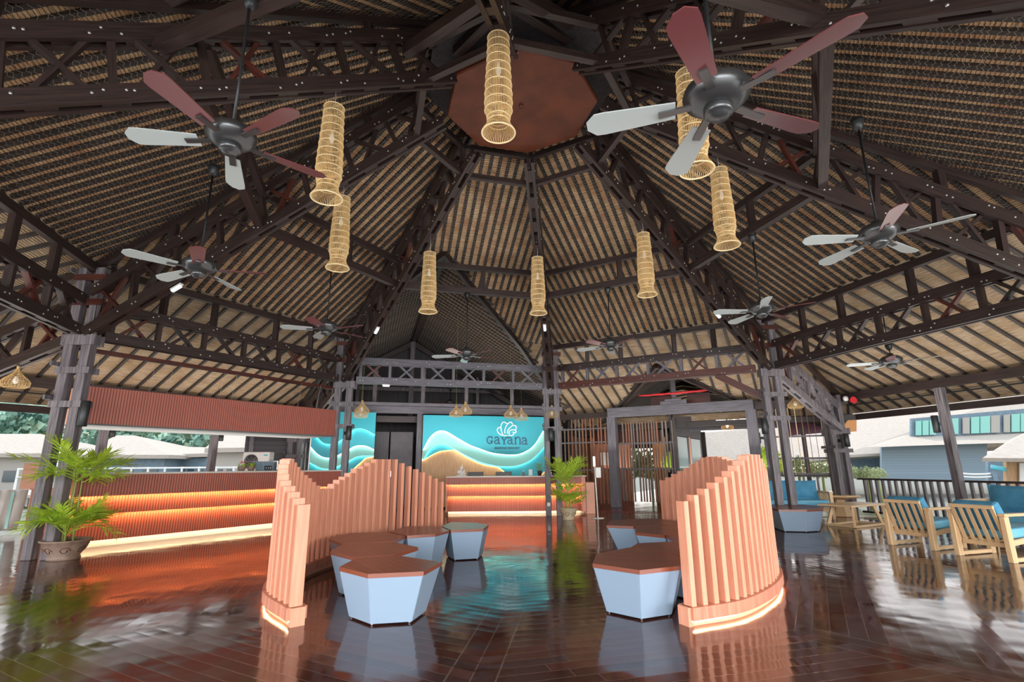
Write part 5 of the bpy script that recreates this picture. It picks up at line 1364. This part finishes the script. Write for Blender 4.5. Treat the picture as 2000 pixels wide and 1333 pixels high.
lattice(-1, -4.15, -2.40, 10.16, .10, 2.84, (1.15, 2.05, 2.50), 'brown lattice screen of uneven slats behind the middle palm', 13, 1, 'slat_brown', 'slat_grey')
lattice(-1, -2.05, -.28, 10.3, .18, 2.66, (1.18, 1.98), 'grey brown lattice screen of uneven slats right of the entry post', 19, 2, 'slat_grey', 'slat_brown')
m = MB(); m.bar(fp(-1, -.25, 10.3, 0), fp(-1, -.25, 10.3, 2.75), .10, .10, up=N1); thing_mesh(m, 'gate_post', M['timber'], 'slim dark post at the right edge of the lattice screen', 'post')
lattice(-1, 2.25, 4.25, 10.28, 1.0, 2.84, (1.03, 1.45, 2.05), 'thin copper coloured rod lattice between the planter column and railing column', 13, 5, 'teak', 'slat_brown', w=.016, broken=.0)
# passage beyond the gateway
t = empty('passage_frame', fp(-1, 0, 12.6, 2.4), label='grey timber frame of the passage beyond the gateway', cat='frame')
m = MB(); m.bar(fp(-1, -.2, 12.4, 2.52), fp(-1, 2.7, 12.4, 2.52), .14, .17); child(m, 'cross_beam', M['beam_grey'], t)
m = MB(); m.bar(fp(-1, 2.2, 12.4, 0), fp(-1, 2.2, 12.4, 3.3), .2, .2, up=N1); child(m, 'side_post', M['beam_grey'], t)
m = MB(); m.bar((5.2, 16.9, 2.66), (6.6, 16.9, 2.64), .05, .34); child(m, 'dark_board', M['timber'], t)
m = MB(); m.bar(fp(-1, 3.2, 14.5, 0), fp(-1, 3.2, 14.5, 2.6), .14, .14, up=N1); child(m, 'far_post', M['timber'], t)
cyl_speaker(fp(-1, 1.95, 12.2, 1.95), 'black cylinder light on the passage post beyond the gateway', fp(-1, 2.2, 12.4, 1.95))
# covered passage behind the lattice: roof, brown walls and a dark far wall
m = MB()
for u0, u1, z0, z1 in ((-9.5, -.15, 2.65, 3.75), (-.15, 4.6, 3.75, 2.75)):
    P = [fp(-1, u0, 11.4, z0), fp(-1, u1, 11.4, z1), fp(-1, u1, 22, z1), fp(-1, u0, 22, z0)]
    m.poly(P, [(0, 0), (0, 5), (10, 5), (10, 0)]); m.poly([p + Vector((0, 0, .15)) for p in P][::-1], [(0, 0)] * 4)
ceP = m.build('ceiling', M['thatch_low']); tag(ceP, kind='structure')
for i in range(14):
    v = 11.6 + i * .75
    for u0, u1, z0, z1 in ((-9.4, -.2, 2.62, 3.70), (-.1, 4.5, 3.70, 2.72)):
        mm = MB(); mm.bar(fp(-1, u0, v, z0), fp(-1, u1, v, z1), .06, .06); mm.build('rafter', M['rafter'], ceP)
m = MB(); m.bar(fp(-1, -9.5, 19.5, 1.4), fp(-1, -4.7, 19.5, 1.4), .12, 2.8); m.bar(fp(-1, -4.7, 19.5, 2.5), fp(-1, -3.3, 19.5, 2.5), .12, .8); m.bar(fp(-1, -3.3, 19.5, 1.4), fp(-1, -.9, 19.5, 1.4), .12, 2.8); m.bar(fp(-1, -9.5, 21.9, 3.2), fp(-1, -1.5, 21.9, 3.2), .1, 1.1)
tag(m.build('wall_passage', M['dark_plank']), kind='structure')
m = MB(); m.bar(fp(-1, -6.0, 11.2, 1.3), fp(-1, -6.3, 19.5, 1.3), .1, 2.6); tag(m.build('wall_side', M['slat_brown']), kind='structure')
m = MB(); m.bar(fp(-1, -2.25, 15.2, 1.2), fp(-1, -1.75, 15.2, 1.2), .1, 2.4); thing_mesh(m, 'orange_partition', M['orange_panel'], 'orange partition seen through the left edge of the right lattice screen', 'partition')
# building beyond the entry with windows
t = empty('spa_building', fp(-1, -.6, 15, 0), label='dark plank building with tall windows beyond the entry', cat='building')
m = MB(); m.bar(fp(-1, -.2, 14.2, 1.25 + .5), fp(-1, 1.4, 17.8, 1.25 + .5), .12, 0.01)
m = MB()
a, b = Vector((5.15, 17.0, 0)), Vector((7.25, 20.3, 0)); d = (b - a).normalized()
def wallseg(f0, f1, z0, z1, nm, m_):
    mm = MB(); p, q = a.lerp(b, f0), a.lerp(b, f1); zc = (z0 + z1) / 2
    mm.bar(p + Vector((0, 0, zc)), q + Vector((0, 0, zc)), .08, z1 - z0); child(mm, nm, m_, t)
wallseg(0, 1, 2.25, 3.0, 'upper_wall', M['grey_plank']); wallseg(0, 1, 0, .35, 'lower_wall', M['grey_plank'])
for f0, f1 in ((0, .04), (.46, .52), (.96, 1.0)): wallseg(f0, f1, .3, 2.3, 'wall_post', M['grey_plank'])
wallseg(.50, .58, .3, 2.3, 'copper_pier', M['peach'])
for f0, f1 in ((.05, .45), (.60, .95)): wallseg(f0, f1, .4, 2.22, 'window_pane', M['glass_pane'] if 'glass_pane' in M else M['glass_dk'])
# left part of that passage, seen through the lattice
t = empty('kiosk_wall', fp(-1, -3.2, 13.8, 0), label='red brown kiosk wall seen through the left lattice screen', cat='wall unit')
m = MB(); m.bar(fp(-1, -4.3, 13.6, 1.2), fp(-1, -2.7, 13.6, 1.2), .1, 2.4); child(m, 'panel', M['slat_base'], t)
m = MB(); m.bar(fp(-1, -4.0, 13.3, 2.35), fp(-1, -1.4, 13.3, 2.35), .3, .45); child(m, 'header_box', M['timber_red'], t)
m = MB(); m.bar(fp(-1, -3.9, 13.5, 1.55), fp(-1, -3.6, 13.5, 1.55), .04, .5); child(m, 'notice', M['white'], t)
# fascia boxes of the neighbouring pavilion on the right, beyond the railing column
t = empty('neighbour_fascia', (14.2, 22, 3.1), label='purple and orange fascia of the neighbouring pavilion beyond the railing column', cat='fascia')
def px3(x, y, Y):
    a_ = x - 1000; b_ = 666.5 - y; c_, s_ = math.cos(ROLL), math.sin(ROLL); u_ = c_ * a_ + s_ * b_; v_ = -s_ * a_ + c_ * b_
    d_ = Vector((u_, F_PX * math.cos(TILT) - v_ * math.sin(TILT), F_PX * math.sin(TILT) + v_ * math.cos(TILT))); return d_ * (Y / d_.y) + Vector((0, 0, EYE))
def slab_px(pts, Y, m_, name, par, thick=.2, dy=0.0, Ys=None):
    m = MB(); P = [px3(x, y, (Ys[i] if Ys else Y)) for i, (x, y) in enumerate(pts)]
    m.slab(P, (0, 1, 0), thick); return child(m, name, m_, par)
slab_px([(1538, 852), (1608, 846), (1608, 822), (1538, 828)], 22, M['purple_panel'], 'purple_board', t)
slab_px([(1608, 846), (1673, 843), (1673, 816), (1608, 822)], 22, M['orange_panel'], 'orange_board', t)

# ================================================================== LEFT CABINET
def cabinet():
    rz = .60
    t = empty('display_cabinet', (-10.45, 11.45, 0), rz, 'terracotta cabinet with a display case and draped cloth at the left edge', 'cabinet')
    m = MB(); m.box((.75, .3, .5), 1.3, .6, .76); m.build('body', M['peach'], t, bevel=.01)
    m = MB(); m.box((.75, .3, .06), 1.2, .5, .12); m.build('plinth', M['slat_base'], t)
    m = MB(); m.box((.75, .3, .90), 1.36, .64, .04); m.build('top', M['slat_base'], t)
    for i in range(2):
        m = MB(); m.box((.46 + .56 * i, -.012, .48), .5, .02, .66); dd = m.build('door', M['peach'], t, bevel=.005)
        m = MB(); m.box((.66 + .18 * i, -.03, .55), .015, .02, .12); m.build('handle', M['steel'], dd)
    return t
cabinet()
t = empty('glass_display_case', (-10.5, 11.35, .93), .6, 'glass and black display case on top of the terracotta cabinet', 'display case')
m = MB(); m.box((.95, .3, .35), .5, .4, .02); m.box((.95, .3, .55), .5, .4, .02); m.box((.95, .3, .14), .5, .4, .16); m.build('shelves', M['black'], t)
m = MB(); m.box((.55, .12, .30), .34, .012, .60); m.build('glass_front', M['glass_teal'], t)
m = MB(); m.box((1.2, .3, .3), .03, .42, .6); m.box((.7, .3, .3), .03, .42, .6); m.build('uprights', M['steel'], t)
m = MB(); m.box((.1, .35, .24), .25, .3, .55); m.build('side_box', M['peach'], t)
t = empty('draped_cloth', (-10.35, 11.1, 0), .6, 'white and teal cloth hanging over the front of the left cabinet', 'cloth')
m = MB(); pts = []
for i in range(9):
    pts.append((-.25 + i * .06, -.06 + .015 * math.sin(i * 1.9)))
vs = []; fs = []
for j, z in enumerate((.90, .6, .3, .10)):
    for (x, y) in pts: vs.append((x - .02 * j, y + .01 * math.sin(x * 30 + j), z))
for j in range(3):
    for i in range(8): fs.append((j * 9 + i, j * 9 + i + 1, (j + 1) * 9 + i + 1, (j + 1) * 9 + i))
m.idx(vs, fs, None, True); o = m.build('cloth_panel', M['stone_white'], t); so = o.modifiers.new('thick', 'SOLIDIFY'); so.thickness = .008
m = MB()
m.box((0, -.085, .5), .05, .006, .72); m.build('teal_stripe', M['glass_teal'], t)

# ================================================================== PLANTS
def frond(mb, base, az, L, rise, droop, nl, wl, rnd):
    # arching midrib with long straight leaflets, thicker toward the tip
    h = Vector((math.cos(az), math.sin(az), 0)); pts = []
    n = 12
    for i in range(n + 1):
        f = i / n; pts.append(Vector(base) + h * (L * (f - .12 * f * f)) + Vector((0, 0, rise * f - droop * f * f)))
    mb.tube(pts, [.006 * (1 - .8 * i / n) + .001 for i in range(n + 1)], 4, cap=False)
    for i in range(nl):
        f = .30 + .70 * i / (nl - 1); q = f * n; a = int(min(q, n - 1)); p = pts[a].lerp(pts[a + 1], q - a); d = (pts[a + 1] - pts[a]).normalized()
        s = d.cross(Vector((0, 0, 1)))
        s = s.normalized() if s.length > .01 else Vector((1, 0, 0))
        ll = 1.35 * wl * math.sin(PI * (.18 + .66 * f)) ** .5 * rnd.uniform(.8, 1.15)
        for sg in (-1, 1):
            dr = (s * sg * (.95 - .45 * f) + d * .75 + Vector((0, 0, rnd.uniform(-.20, .40)))).normalized()
            up = dr.cross(d).normalized(); wd = dr.cross(up).normalized() * .014
            q1 = p + dr * ll * .5; tip = p + dr * ll - Vector((0, 0, ll * rnd.uniform(.03, .16)))
            mb.poly([p - wd * .35, q1 - wd, tip, q1 + wd, p + wd * .35])
def palm(loc, tiers, label, pot_r, pot_h, pot_mat, foot=.7, seed=1, stems=((0, 0),), deco=True):
    rnd = random.Random(seed); t = empty('potted_palm', loc, label=label, cat='potted plant')
    L = Vector(loc)
    m = MB(); R_ = pot_r
    m.lathe([(0, 0), (R_ * foot, 0), (R_ * foot, .03), (R_ * foot * .92, .05), (R_ * .93, pot_h * .72), (R_ * .96, pot_h * .86), (R_ * 1.08, pot_h * .93), (R_ * 1.08, pot_h), (R_ * .95, pot_h), (R_ * .9, pot_h - .04), (0, pot_h - .04)], L, 36)
    po = child(m, 'pot', pot_mat, t)
    if deco:
        m = MB()
        for q in range(7):
            a0 = 2 * PI * q / 7
            pts = []
            for i in range(18):
                f = i / 17; tt = f * 2.2 * PI; rr = .055 * (1 - .6 * f)
                a = a0 + rr * math.cos(tt) / R_ * 1.5; z = pot_h * .48 + rr * math.sin(tt)
                rad = R_ * (foot * .92 + (.93 - foot * .92) * (z - .05) / (pot_h * .72 - .05)) + .004
                pts.append(L + Vector((rad * math.cos(a), rad * math.sin(a), z)))
            m.tube(pts, .005, 4)
        d_ = child(m, 'scroll_relief', M['timber_red'], t)
    m = MB(); m.lathe([(0, pot_h - .03), (R_ * .9, pot_h - .035)], L, 20); child(m, 'soil', M['soil'], t)
    zmax = max(tr[0] for tr in tiers)
    for i, (sx, sy) in enumerate(stems):
        m = MB(); pts = [L + Vector((sx * (1 - .3 * f), sy * (1 - .3 * f), pot_h - .04 + (zmax - pot_h) * f)) for f in (0, .33, .66, 1)]
        m.tube(pts, [.016, .013, .011, .009], 7); child(m, 'stem', M['stem'], t)
    for (z, n, Lf, rise, droop, wl, spread) in tiers:
        for i in range(n):
            az = 2 * PI * i / n + rnd.uniform(-.25, .25)
            m = MB(); sx, sy = stems[i % len(stems)]
            frond(m, L + Vector((sx * .7, sy * .7, z + rnd.uniform(-.08, .08))), az, Lf * rnd.uniform(.8, 1.1), rise * rnd.uniform(.6, 1.25), droop * rnd.uniform(.5, 1.0), 12, wl, rnd)
            child(m, 'frond', M['leaf'], t)
    return t
palm((-6.72, 8.22, 0), [(1.16, 15, .72, .44, .40, .26, 0), (1.22, 9, .46, .46, .14, .24, 0), (.44, 20, .62, .44, .38, .22, 0), (.40, 13, .42, .44, .10, .20, 0)],
     'bushy two-tier potted palm in a brown scroll-patterned pot beside the bar', .30, .28, M['pot'], .68, 4, ((.07, .03), (-.08, .02), (.02, -.06)))
palm((1.36, 13.4, 0), [(.92, 12, .54, .56, .30, .22, 0), (1.0, 5, .30, .48, .1, .2, 0), (.62, 5, .36, .36, .14, .18, 0), (.36, 13, .42, .36, .16, .20, 0)],
     'potted palm in a cream pot in front of the reception desk end', .22, .28, M['pot_cream'], .62, 8, ((.05, 0), (-.05, .03)))
# hand sanitiser stand
t = empty('sanitiser_stand', (2.14, 13.72, 0), label='white floor stand with a dispenser beside the middle palm', cat='stand')
m = MB(); m.lathe([(0, 0), (.16, 0), (.16, .012), (.02, .018), (0, .018)], n=24); m.build('base_plate', M['white'], t)
m = MB(); m.tube([(0, 0, .01), (-.03, 0, 1.3)], .018, 8); m.build('pole', M['white'], t)
m = MB(); m.box((.05, -.02, 1.12), .14, .10, .26); m.build('dispenser', M['white'], t, bevel=.01)
m = MB(); m.box((-.035, 0, 1.40), .06, .04, .26); m.build('thermometer', M['tube_white'], t, bevel=.008)
# socket box on the reception column
c0 = cpt(0, 7.27); m = MB(); m.box(c0 + Vector((-.145, -.095, .30)), .08, .05, .09); tag(m.build('socket_box', M['white'], bevel=.005), 'small white socket box low on the column before the desk', 'socket')
# red tape on the floor
m = MB(); m.bar((2.5, 15.75, .006), (11.4, 12.2, .006), .05, .006); thing_mesh(m, 'floor_tape', M['red_dark'], 'dark red tape line on the floor from the entry to the railing', 'tape')
# alarm on the eave beam near the railing column, camera on the entry beam
p = cpt(-1, 10.75, 2.95) + Vector((.05, -.35, 0)); t = empty('alarm_bell', p, label='round clear and red alarm light by the railing column top', cat='alarm')
m = MB(); m.lathe([(0, 0), (.07, 0), (.07, .03), (.04, .06), (0, .07)], p, 16, axis=Matrix.Rotation(PI / 2, 3, 'X')); child(m, 'lens', M['white'], t)
m = MB(); m.lathe([(.03, 0), (.05, .05), (.09, .14)], p + Vector((.12, 0, -.05)), 14, axis=Matrix.Rotation(PI / 2, 3, 'X')); child(m, 'red_horn', M['red'], t)
p = fp(-1, -4.15, 9.95, 2.72); t = empty('security_camera', p, label='small round security camera near the top left of the lattice', cat='camera')
m = MB(); m.lathe([(0, -.05), (.04, -.03), (.05, 0), (.05, .05), (0, .05)], p, 14); child(m, 'dome', M['white'], t)
m = MB(); m.lathe([(0, -.052), (.02, -.045), (.025, -.03)], p, 10); child(m, 'lens', M['black'], t)

# ================================================================== OUTDOORS
def hut(label, roof_px, wall_px, Y, depth, apex=None, wm='hut_wall', extras=True):
    # roof_px = [left eave, right eave], apex = ridge left, ridge right (pixels converted to metres at distance Y, then given real depth)
    l, r = px3(*roof_px[0], Y), px3(*roof_px[1], Y); a, b = px3(*apex[0], Y + depth / 2), px3(*apex[1], Y + depth / 2)
    t = empty('thatched_hut', ((l.x + r.x) / 2, Y, -.7), label=label, cat='hut', group=None)
    D_ = depth; m = MB()
    E = [Vector((l.x, Y, l.z)), Vector((r.x, Y, r.z)), Vector((r.x, Y + D_, r.z)), Vector((l.x, Y + D_, l.z))]
    R1, R2 = Vector((a.x, Y + D_ / 2, a.z)), Vector((b.x, Y + D_ / 2, b.z))
    for q in ([E[0], E[1], R2, R1], [E[1], E[2], R2], [E[2], E[3], R1, R2], [E[3], E[0], R1]): m.poly(q)
    dn_ = Vector((0, 0, -.25)); 
    for i in range(4): m.poly([E[i], E[(i + 1) % 4], E[(i + 1) % 4] + dn_, E[i] + dn_])
    m.poly([e + dn_ for e in E][::-1])
    child(m, 'thatched_roof', M['thatch_out'], t)
    wl, wr = px3(*wall_px[0], Y), px3(*wall_px[1], Y)
    m = MB(); m.box(((wl.x + wr.x) / 2, Y + D_ / 2, (l.z - .25 - .8) / 2 + 0), wr.x - wl.x, D_ - 1.0, l.z - .25 + .8); child(m, 'wall', M[wm], t)
    if extras:
        n = 3; wd = (wr.x - wl.x) / 5
        for i in range(n):
            m = MB(); x = wl.x + (wr.x - wl.x) * (i + .5) / n; m.box((x, Y + .47, .9), wd, .08, .7); child(m, 'window', M['glass_dk'], t)
    return t
hut('pale thatched hut with a wide roof at the far left', [(-75, 886), (100, 886)], [(-60, 905), (85, 905)], 34, 9, [(-30, 848), (78, 848)], wm='pale_wall')
hut('pale thatched hut with a tall pyramid roof behind the palm', [(148, 889), (330, 889)], [(165, 900), (312, 900)], 36, 9, [(228, 851), (262, 851)])
hut('small hut with a flat-topped pale roof and blue grey walls', [(334, 888), (400, 886)], [(340, 900), (395, 900)], 38, 6, [(342, 873), (398, 874)])
hut('pale rendered house behind the flower pots', [(400, 876), (520, 874)], [(412, 890), (476, 890)], 30, 8, [(440, 840), (540, 838)], wm='pale_wall')
# dark plank service building right of those huts
P = [px3(475, 919, 15.2), px3(640, 919, 16.2)]
t = empty('service_building', (P[0] + P[1]) / 2, label='dark horizontal plank wall of the service building behind the bar end', cat='building')
m = MB(); a = px3(474, 912, 15.3); b = px3(655, 912, 16.6); a.z = 0; b.z = 0
L = (b - a).length; m.poly([a - Vector((0, 0, .6)), b - Vector((0, 0, .6)), b + Vector((0, 0, 3.3)), a + Vector((0, 0, 3.3))], [(0, -.6), (L, -.6), (L, 3.3), (0, 3.3)])
m2 = (b - a).normalized(); nn_ = Vector((-m2.y, m2.x, 0)) * .12; m.poly([b - Vector((0, 0, .6)) + nn_, a - Vector((0, 0, .6)) + nn_, a + Vector((0, 0, 3.3)) + nn_, b + Vector((0, 0, 3.3)) + nn_])
m.poly([a - Vector((0, 0, .6)), a + Vector((0, 0, 3.3)), a + Vector((0, 0, 3.3)) + nn_, a - Vector((0, 0, .6)) + nn_])
child(m, 'plank_wall', M['clad_dark'], t)
for f in (.06, .55):
    m = MB(); p = a.lerp(b, f) - nn_ * .4; m.bar(p, p + Vector((0, 0, 3.2)), .12, .12, up=m2); child(m, 'corner_post', M['post'], t)
# wooded hill on the left
def hill(name, x0, x1, y0, depth, zfun, seed, label):
    rnd = random.Random(seed); m = MB(); nx, ny = 90, 26; vs = []; fs = []
    for j in range(ny + 1):
        for i in range(nx + 1):
            x = x0 + (x1 - x0) * i / nx; f = j / ny
            z = zfun(x) * math.sin(f * PI / 2) ** .7 - .8 + rnd.uniform(-.55, .55) * (.3 + f)
            vs.append((x + rnd.uniform(-.4, .4), y0 + depth * f + rnd.uniform(-.6, .6), z))
    for j in range(ny):
        for i in range(nx):
            a = j * (nx + 1) + i; fs.append((a, a + 1, a + nx + 2, a + nx + 1))
    m.idx(vs, fs, None, True); o = m.build(name, M['forest']); tag(o, label, 'trees', kind='stuff'); return o
hill('hillside_forest', -95, -8, 50, 40, lambda x: 13 + 3 * math.sin(x * .11) - .05 * (x + 40), 3, None)
# a few separate trees on the slope
def tree(p, h, r, label, seed):
    rnd = random.Random(seed); t = empty('tree', p, label=label, cat='tree', group='trees on the far slope')
    m = MB(); m.tube([Vector(p), Vector(p) + Vector((0, 0, h * .6))], [.25, .12], 7); child(m, 'trunk', M['stem'], t)
    m = MB()
    for i in range(900):
        a = rnd.random() * 6.28; q = rnd.random() ** .5 * r; z = h * (.35 + .65 * rnd.random() ** .8); q *= math.sqrt(max(.05, 1 - ((z / h - .62) / .42) ** 2)); c = Vector(p) + Vector((q * math.cos(a), q * math.sin(a), z))
        s = Vector((rnd.uniform(-1, 1), rnd.uniform(-1, 1), rnd.uniform(-1, 1))).normalized() * rnd.uniform(.2, .5); u_ = s.cross(Vector((rnd.uniform(-1, 1), -1, rnd.uniform(0, 1)))).normalized() * rnd.uniform(.15, .4)
        m.poly([c - s, c + u_, c + s, c - u_])
    child(m, 'crown', M['forest'], t)
for i, (x, y, h, r, lb) in enumerate(((-44, 47, 7, 3.4, 'round tree above the left hut'), (-37, 48, 8, 3.8, 'tall round tree between the left huts'), (-29, 49, 8.5, 3.6, 'tree on the slope behind the pyramid roof hut'), (-23.5, 47, 6.5, 3.0, 'tree right of the pyramid roof hut'), (-19, 46, 6, 2.6, 'tree behind the small flat-roofed hut'))):
    tree((x, y, -.5), h, r, lb, i)
# jetty rail in front of the huts
t = empty('jetty_railing', (-18, 30, 0), label='white jetty railing in front of the left huts', cat='railing')
m = MB(); m.bar((-28, 30, 1.35), (-11, 28, 1.35), .08, .08); m.bar((-28, 30, .9), (-11, 28, .9), .05, .05); child(m, 'rails', M['white'], t)
m = MB()
for i in range(18): p = Vector((-28, 30, 0)).lerp(Vector((-11, 28, 0)), i / 17); m.bar(p - Vector((0, 0, .7)), p + Vector((0, 0, 1.4)), .08, .08)
child(m, 'rail_posts', M['white'], t)
m = MB(); m.bar((-30, 30.5, -.1), (-10, 28.5, -.1), 2.4, .15); child(m, 'walkway', M['pale_wall'], t)

# right: big thatched lodge
YB = 34
t = empty('thatched_lodge', (22, YB, 0), label='large lodge with pale thatch, ribbon of green windows and blue grey cladding beyond the railing', cat='building')
def gpoly(pts, m_, name, thick=.15, uvs=False):
    m = MB(); P = [px3(x, y, YY) for x, y, YY in pts]
    c = sum(P, Vector()) / len(P); nr = (P[1] - P[0]).cross(P[2] - P[0]).normalized()
    if nr.y < 0: nr = -nr
    m.slab(P, nr, thick, lambda p: (p.x, p.z)); return child(m, name, m_, t)
gpoly([(1500, 912, 37), (1640, 895, 33), (2100, 870, 33), (2150, 722, 41), (1700, 790, 41), (1500, 830, 41)], M['thatch_out'], 'main_roof')
gpoly([(1366, 935, 38), (1505, 925, 37.5), (1505, 835, 41), (1366, 846, 41)], M['thatch_out'], 'side_roof')
gpoly([(1692, 874, 31), (1950, 866, 31), (2150, 868, 31), (2150, 832, 33.6), (1800, 848, 33.6), (1770, 850, 33.6)], M['thatch_out'], 'lower_roof')
gpoly([(1722, 940, 32), (1928, 943, 32), (1928, 866, 32), (1722, 874, 32)], M['clad'], 'clad_wall')
gpoly([(1640, 935, 34.5), (1725, 936, 34.5), (1725, 890, 34.5), (1640, 893, 34.5)], M['hut_wall'], 'side_wall')
gpoly([(1780, 856, 33), (2150, 838, 33), (2150, 786, 33), (1780, 818, 33)], M['hut_wall'], 'window_wall')
for i, (x0, x1, m_) in enumerate(((1789, 1800, 'glass_teal'), (1802, 1814, 'glass_teal'), (1816, 1828, 'glass_teal'), (1857, 1872, 'glass_teal'), (1881, 1894, 'pale_wall'), (1897, 1913, 'glass_teal'), (1915, 1934, 'glass_teal'), (1936, 1953, 'pale_wall'), (1961, 1973, 'pale_wall'), (1976, 1992, 'glass_teal'), (1994, 2010, 'glass_teal'))):
    yt = lambda x: 821 - (x - 1789) * .072; yb = lambda x: 852 - (x - 1789) * .035
    gpoly([(x0, yb(x0) - 1, 32.85), (x1, yb(x1) - 1, 32.85), (x1, yt(x1) + 2, 32.85), (x0, yt(x0) + 2, 32.85)], M[m_], 'window_pane', .06)
t = empty('beach_kiosk', px3(1965, 940, 22), label='small pale roofed kiosk with a tan wall at the right edge', cat='hut')
gpoly([(1919, 895, 20), (2060, 896, 20), (2060, 835, 23), (2010, 842, 23), (1975, 858, 23)], M['thatch_out'], 'kiosk_roof')
gpoly([(1966, 950, 21), (2060, 952, 21), (2060, 893, 21), (1966, 893, 21)], M['sand_wood'], 'kiosk_wall')
gpoly([(1992, 945, 20.9), (2010, 945, 20.9), (2010, 905, 20.9), (1992, 905, 20.9)], M['white'], 'kiosk_door', .05)
gpoly([(1930, 945, 24), (1967, 946, 24), (1967, 896, 24), (1930, 896, 24)], M['hut_wall'], 'back_wall')
t = empty('beach_umbrella', px3(1950, 930, 21), label='turquoise and white striped awning beside the kiosk', cat='awning')
gpoly([(1935, 915, 20.5), (1966, 920, 20.5), (1962, 912, 21.2), (1935, 908, 21.2)], M['teal'], 'canvas', .03)
t = empty('rope_railing', px3(1905, 935, 19), label='white rope and post railing before the grey cladding', cat='railing')
m = MB()
for y in (925, 931): m.tube([px3(1872 + 6 * i, y + 2 * math.sin(PI * i / 12), 19) for i in range(13)], .03, 5)
child(m, 'rope', M['white'], t)
m = MB()
for x in (1872, 1938): p = px3(x, 922, 19); m.bar(p, Vector((p.x, p.y, -.7)), .16, .16)
child(m, 'rope_post', M['hut_wall'], t)
# garden shrubs between terrace and lodge
def shrub(p, r, lb, seed, m_='leaf_far'):
    rnd = random.Random(seed); t = empty('garden_shrub', p, label=lb, cat='shrub', group='garden shrubs by the lodge'); m = MB()
    for i in range(420):
        a = rnd.random() * 6.28; b = math.acos(rnd.uniform(-.2, 1)); q = Vector((math.cos(a) * math.sin(b), math.sin(a) * math.sin(b), math.cos(b))); c = Vector(p) + q * r * rnd.uniform(.6, 1)
        s = Vector((rnd.uniform(-1, 1), rnd.uniform(-1, 1), rnd.uniform(-1, 1))).normalized() * r * .16; u_ = q.cross(s).normalized() * r * .06
        m.poly([c - s, c + u_, c + s, c - u_])
    child(m, 'foliage', M[m_], t)
    m = MB(); m.tube([Vector((p[0], p[1], -.7)), Vector(p)], [.08, .05], 6); child(m, 'trunk', M['stem'], t)
for i, (x, y, Y, r, lb) in enumerate(((1272, 925, 27, 1.2, 'leafy shrub glimpsed through the right lattice screen'), (1232, 915, 29, 1.2, 'pale shrub glimpsed through the right lattice screen beside the leafy one'), (1660, 930, 24, .5, 'round pale shrub just right of the railing column'), (1694, 933, 22, .45, 'pale shrub second from the railing column'), (1714, 930, 25, .4, 'low shrub left of the grey cladding'), (1560, 925, 24, .8, 'pale shrub seen through the thin rod lattice'), (1606, 928, 24, .6, 'pale shrub beside the railing column posts'), (1500, 915, 19, .75, 'bright lime shrub between slat screen and planter column'), (1321, 912, 21, .6, 'bright green shrub through the entry window'))):
    shrub(tuple(px3(x, y, Y)), r, lb, i, 'leaf' if i >= 7 else 'leaf_far')
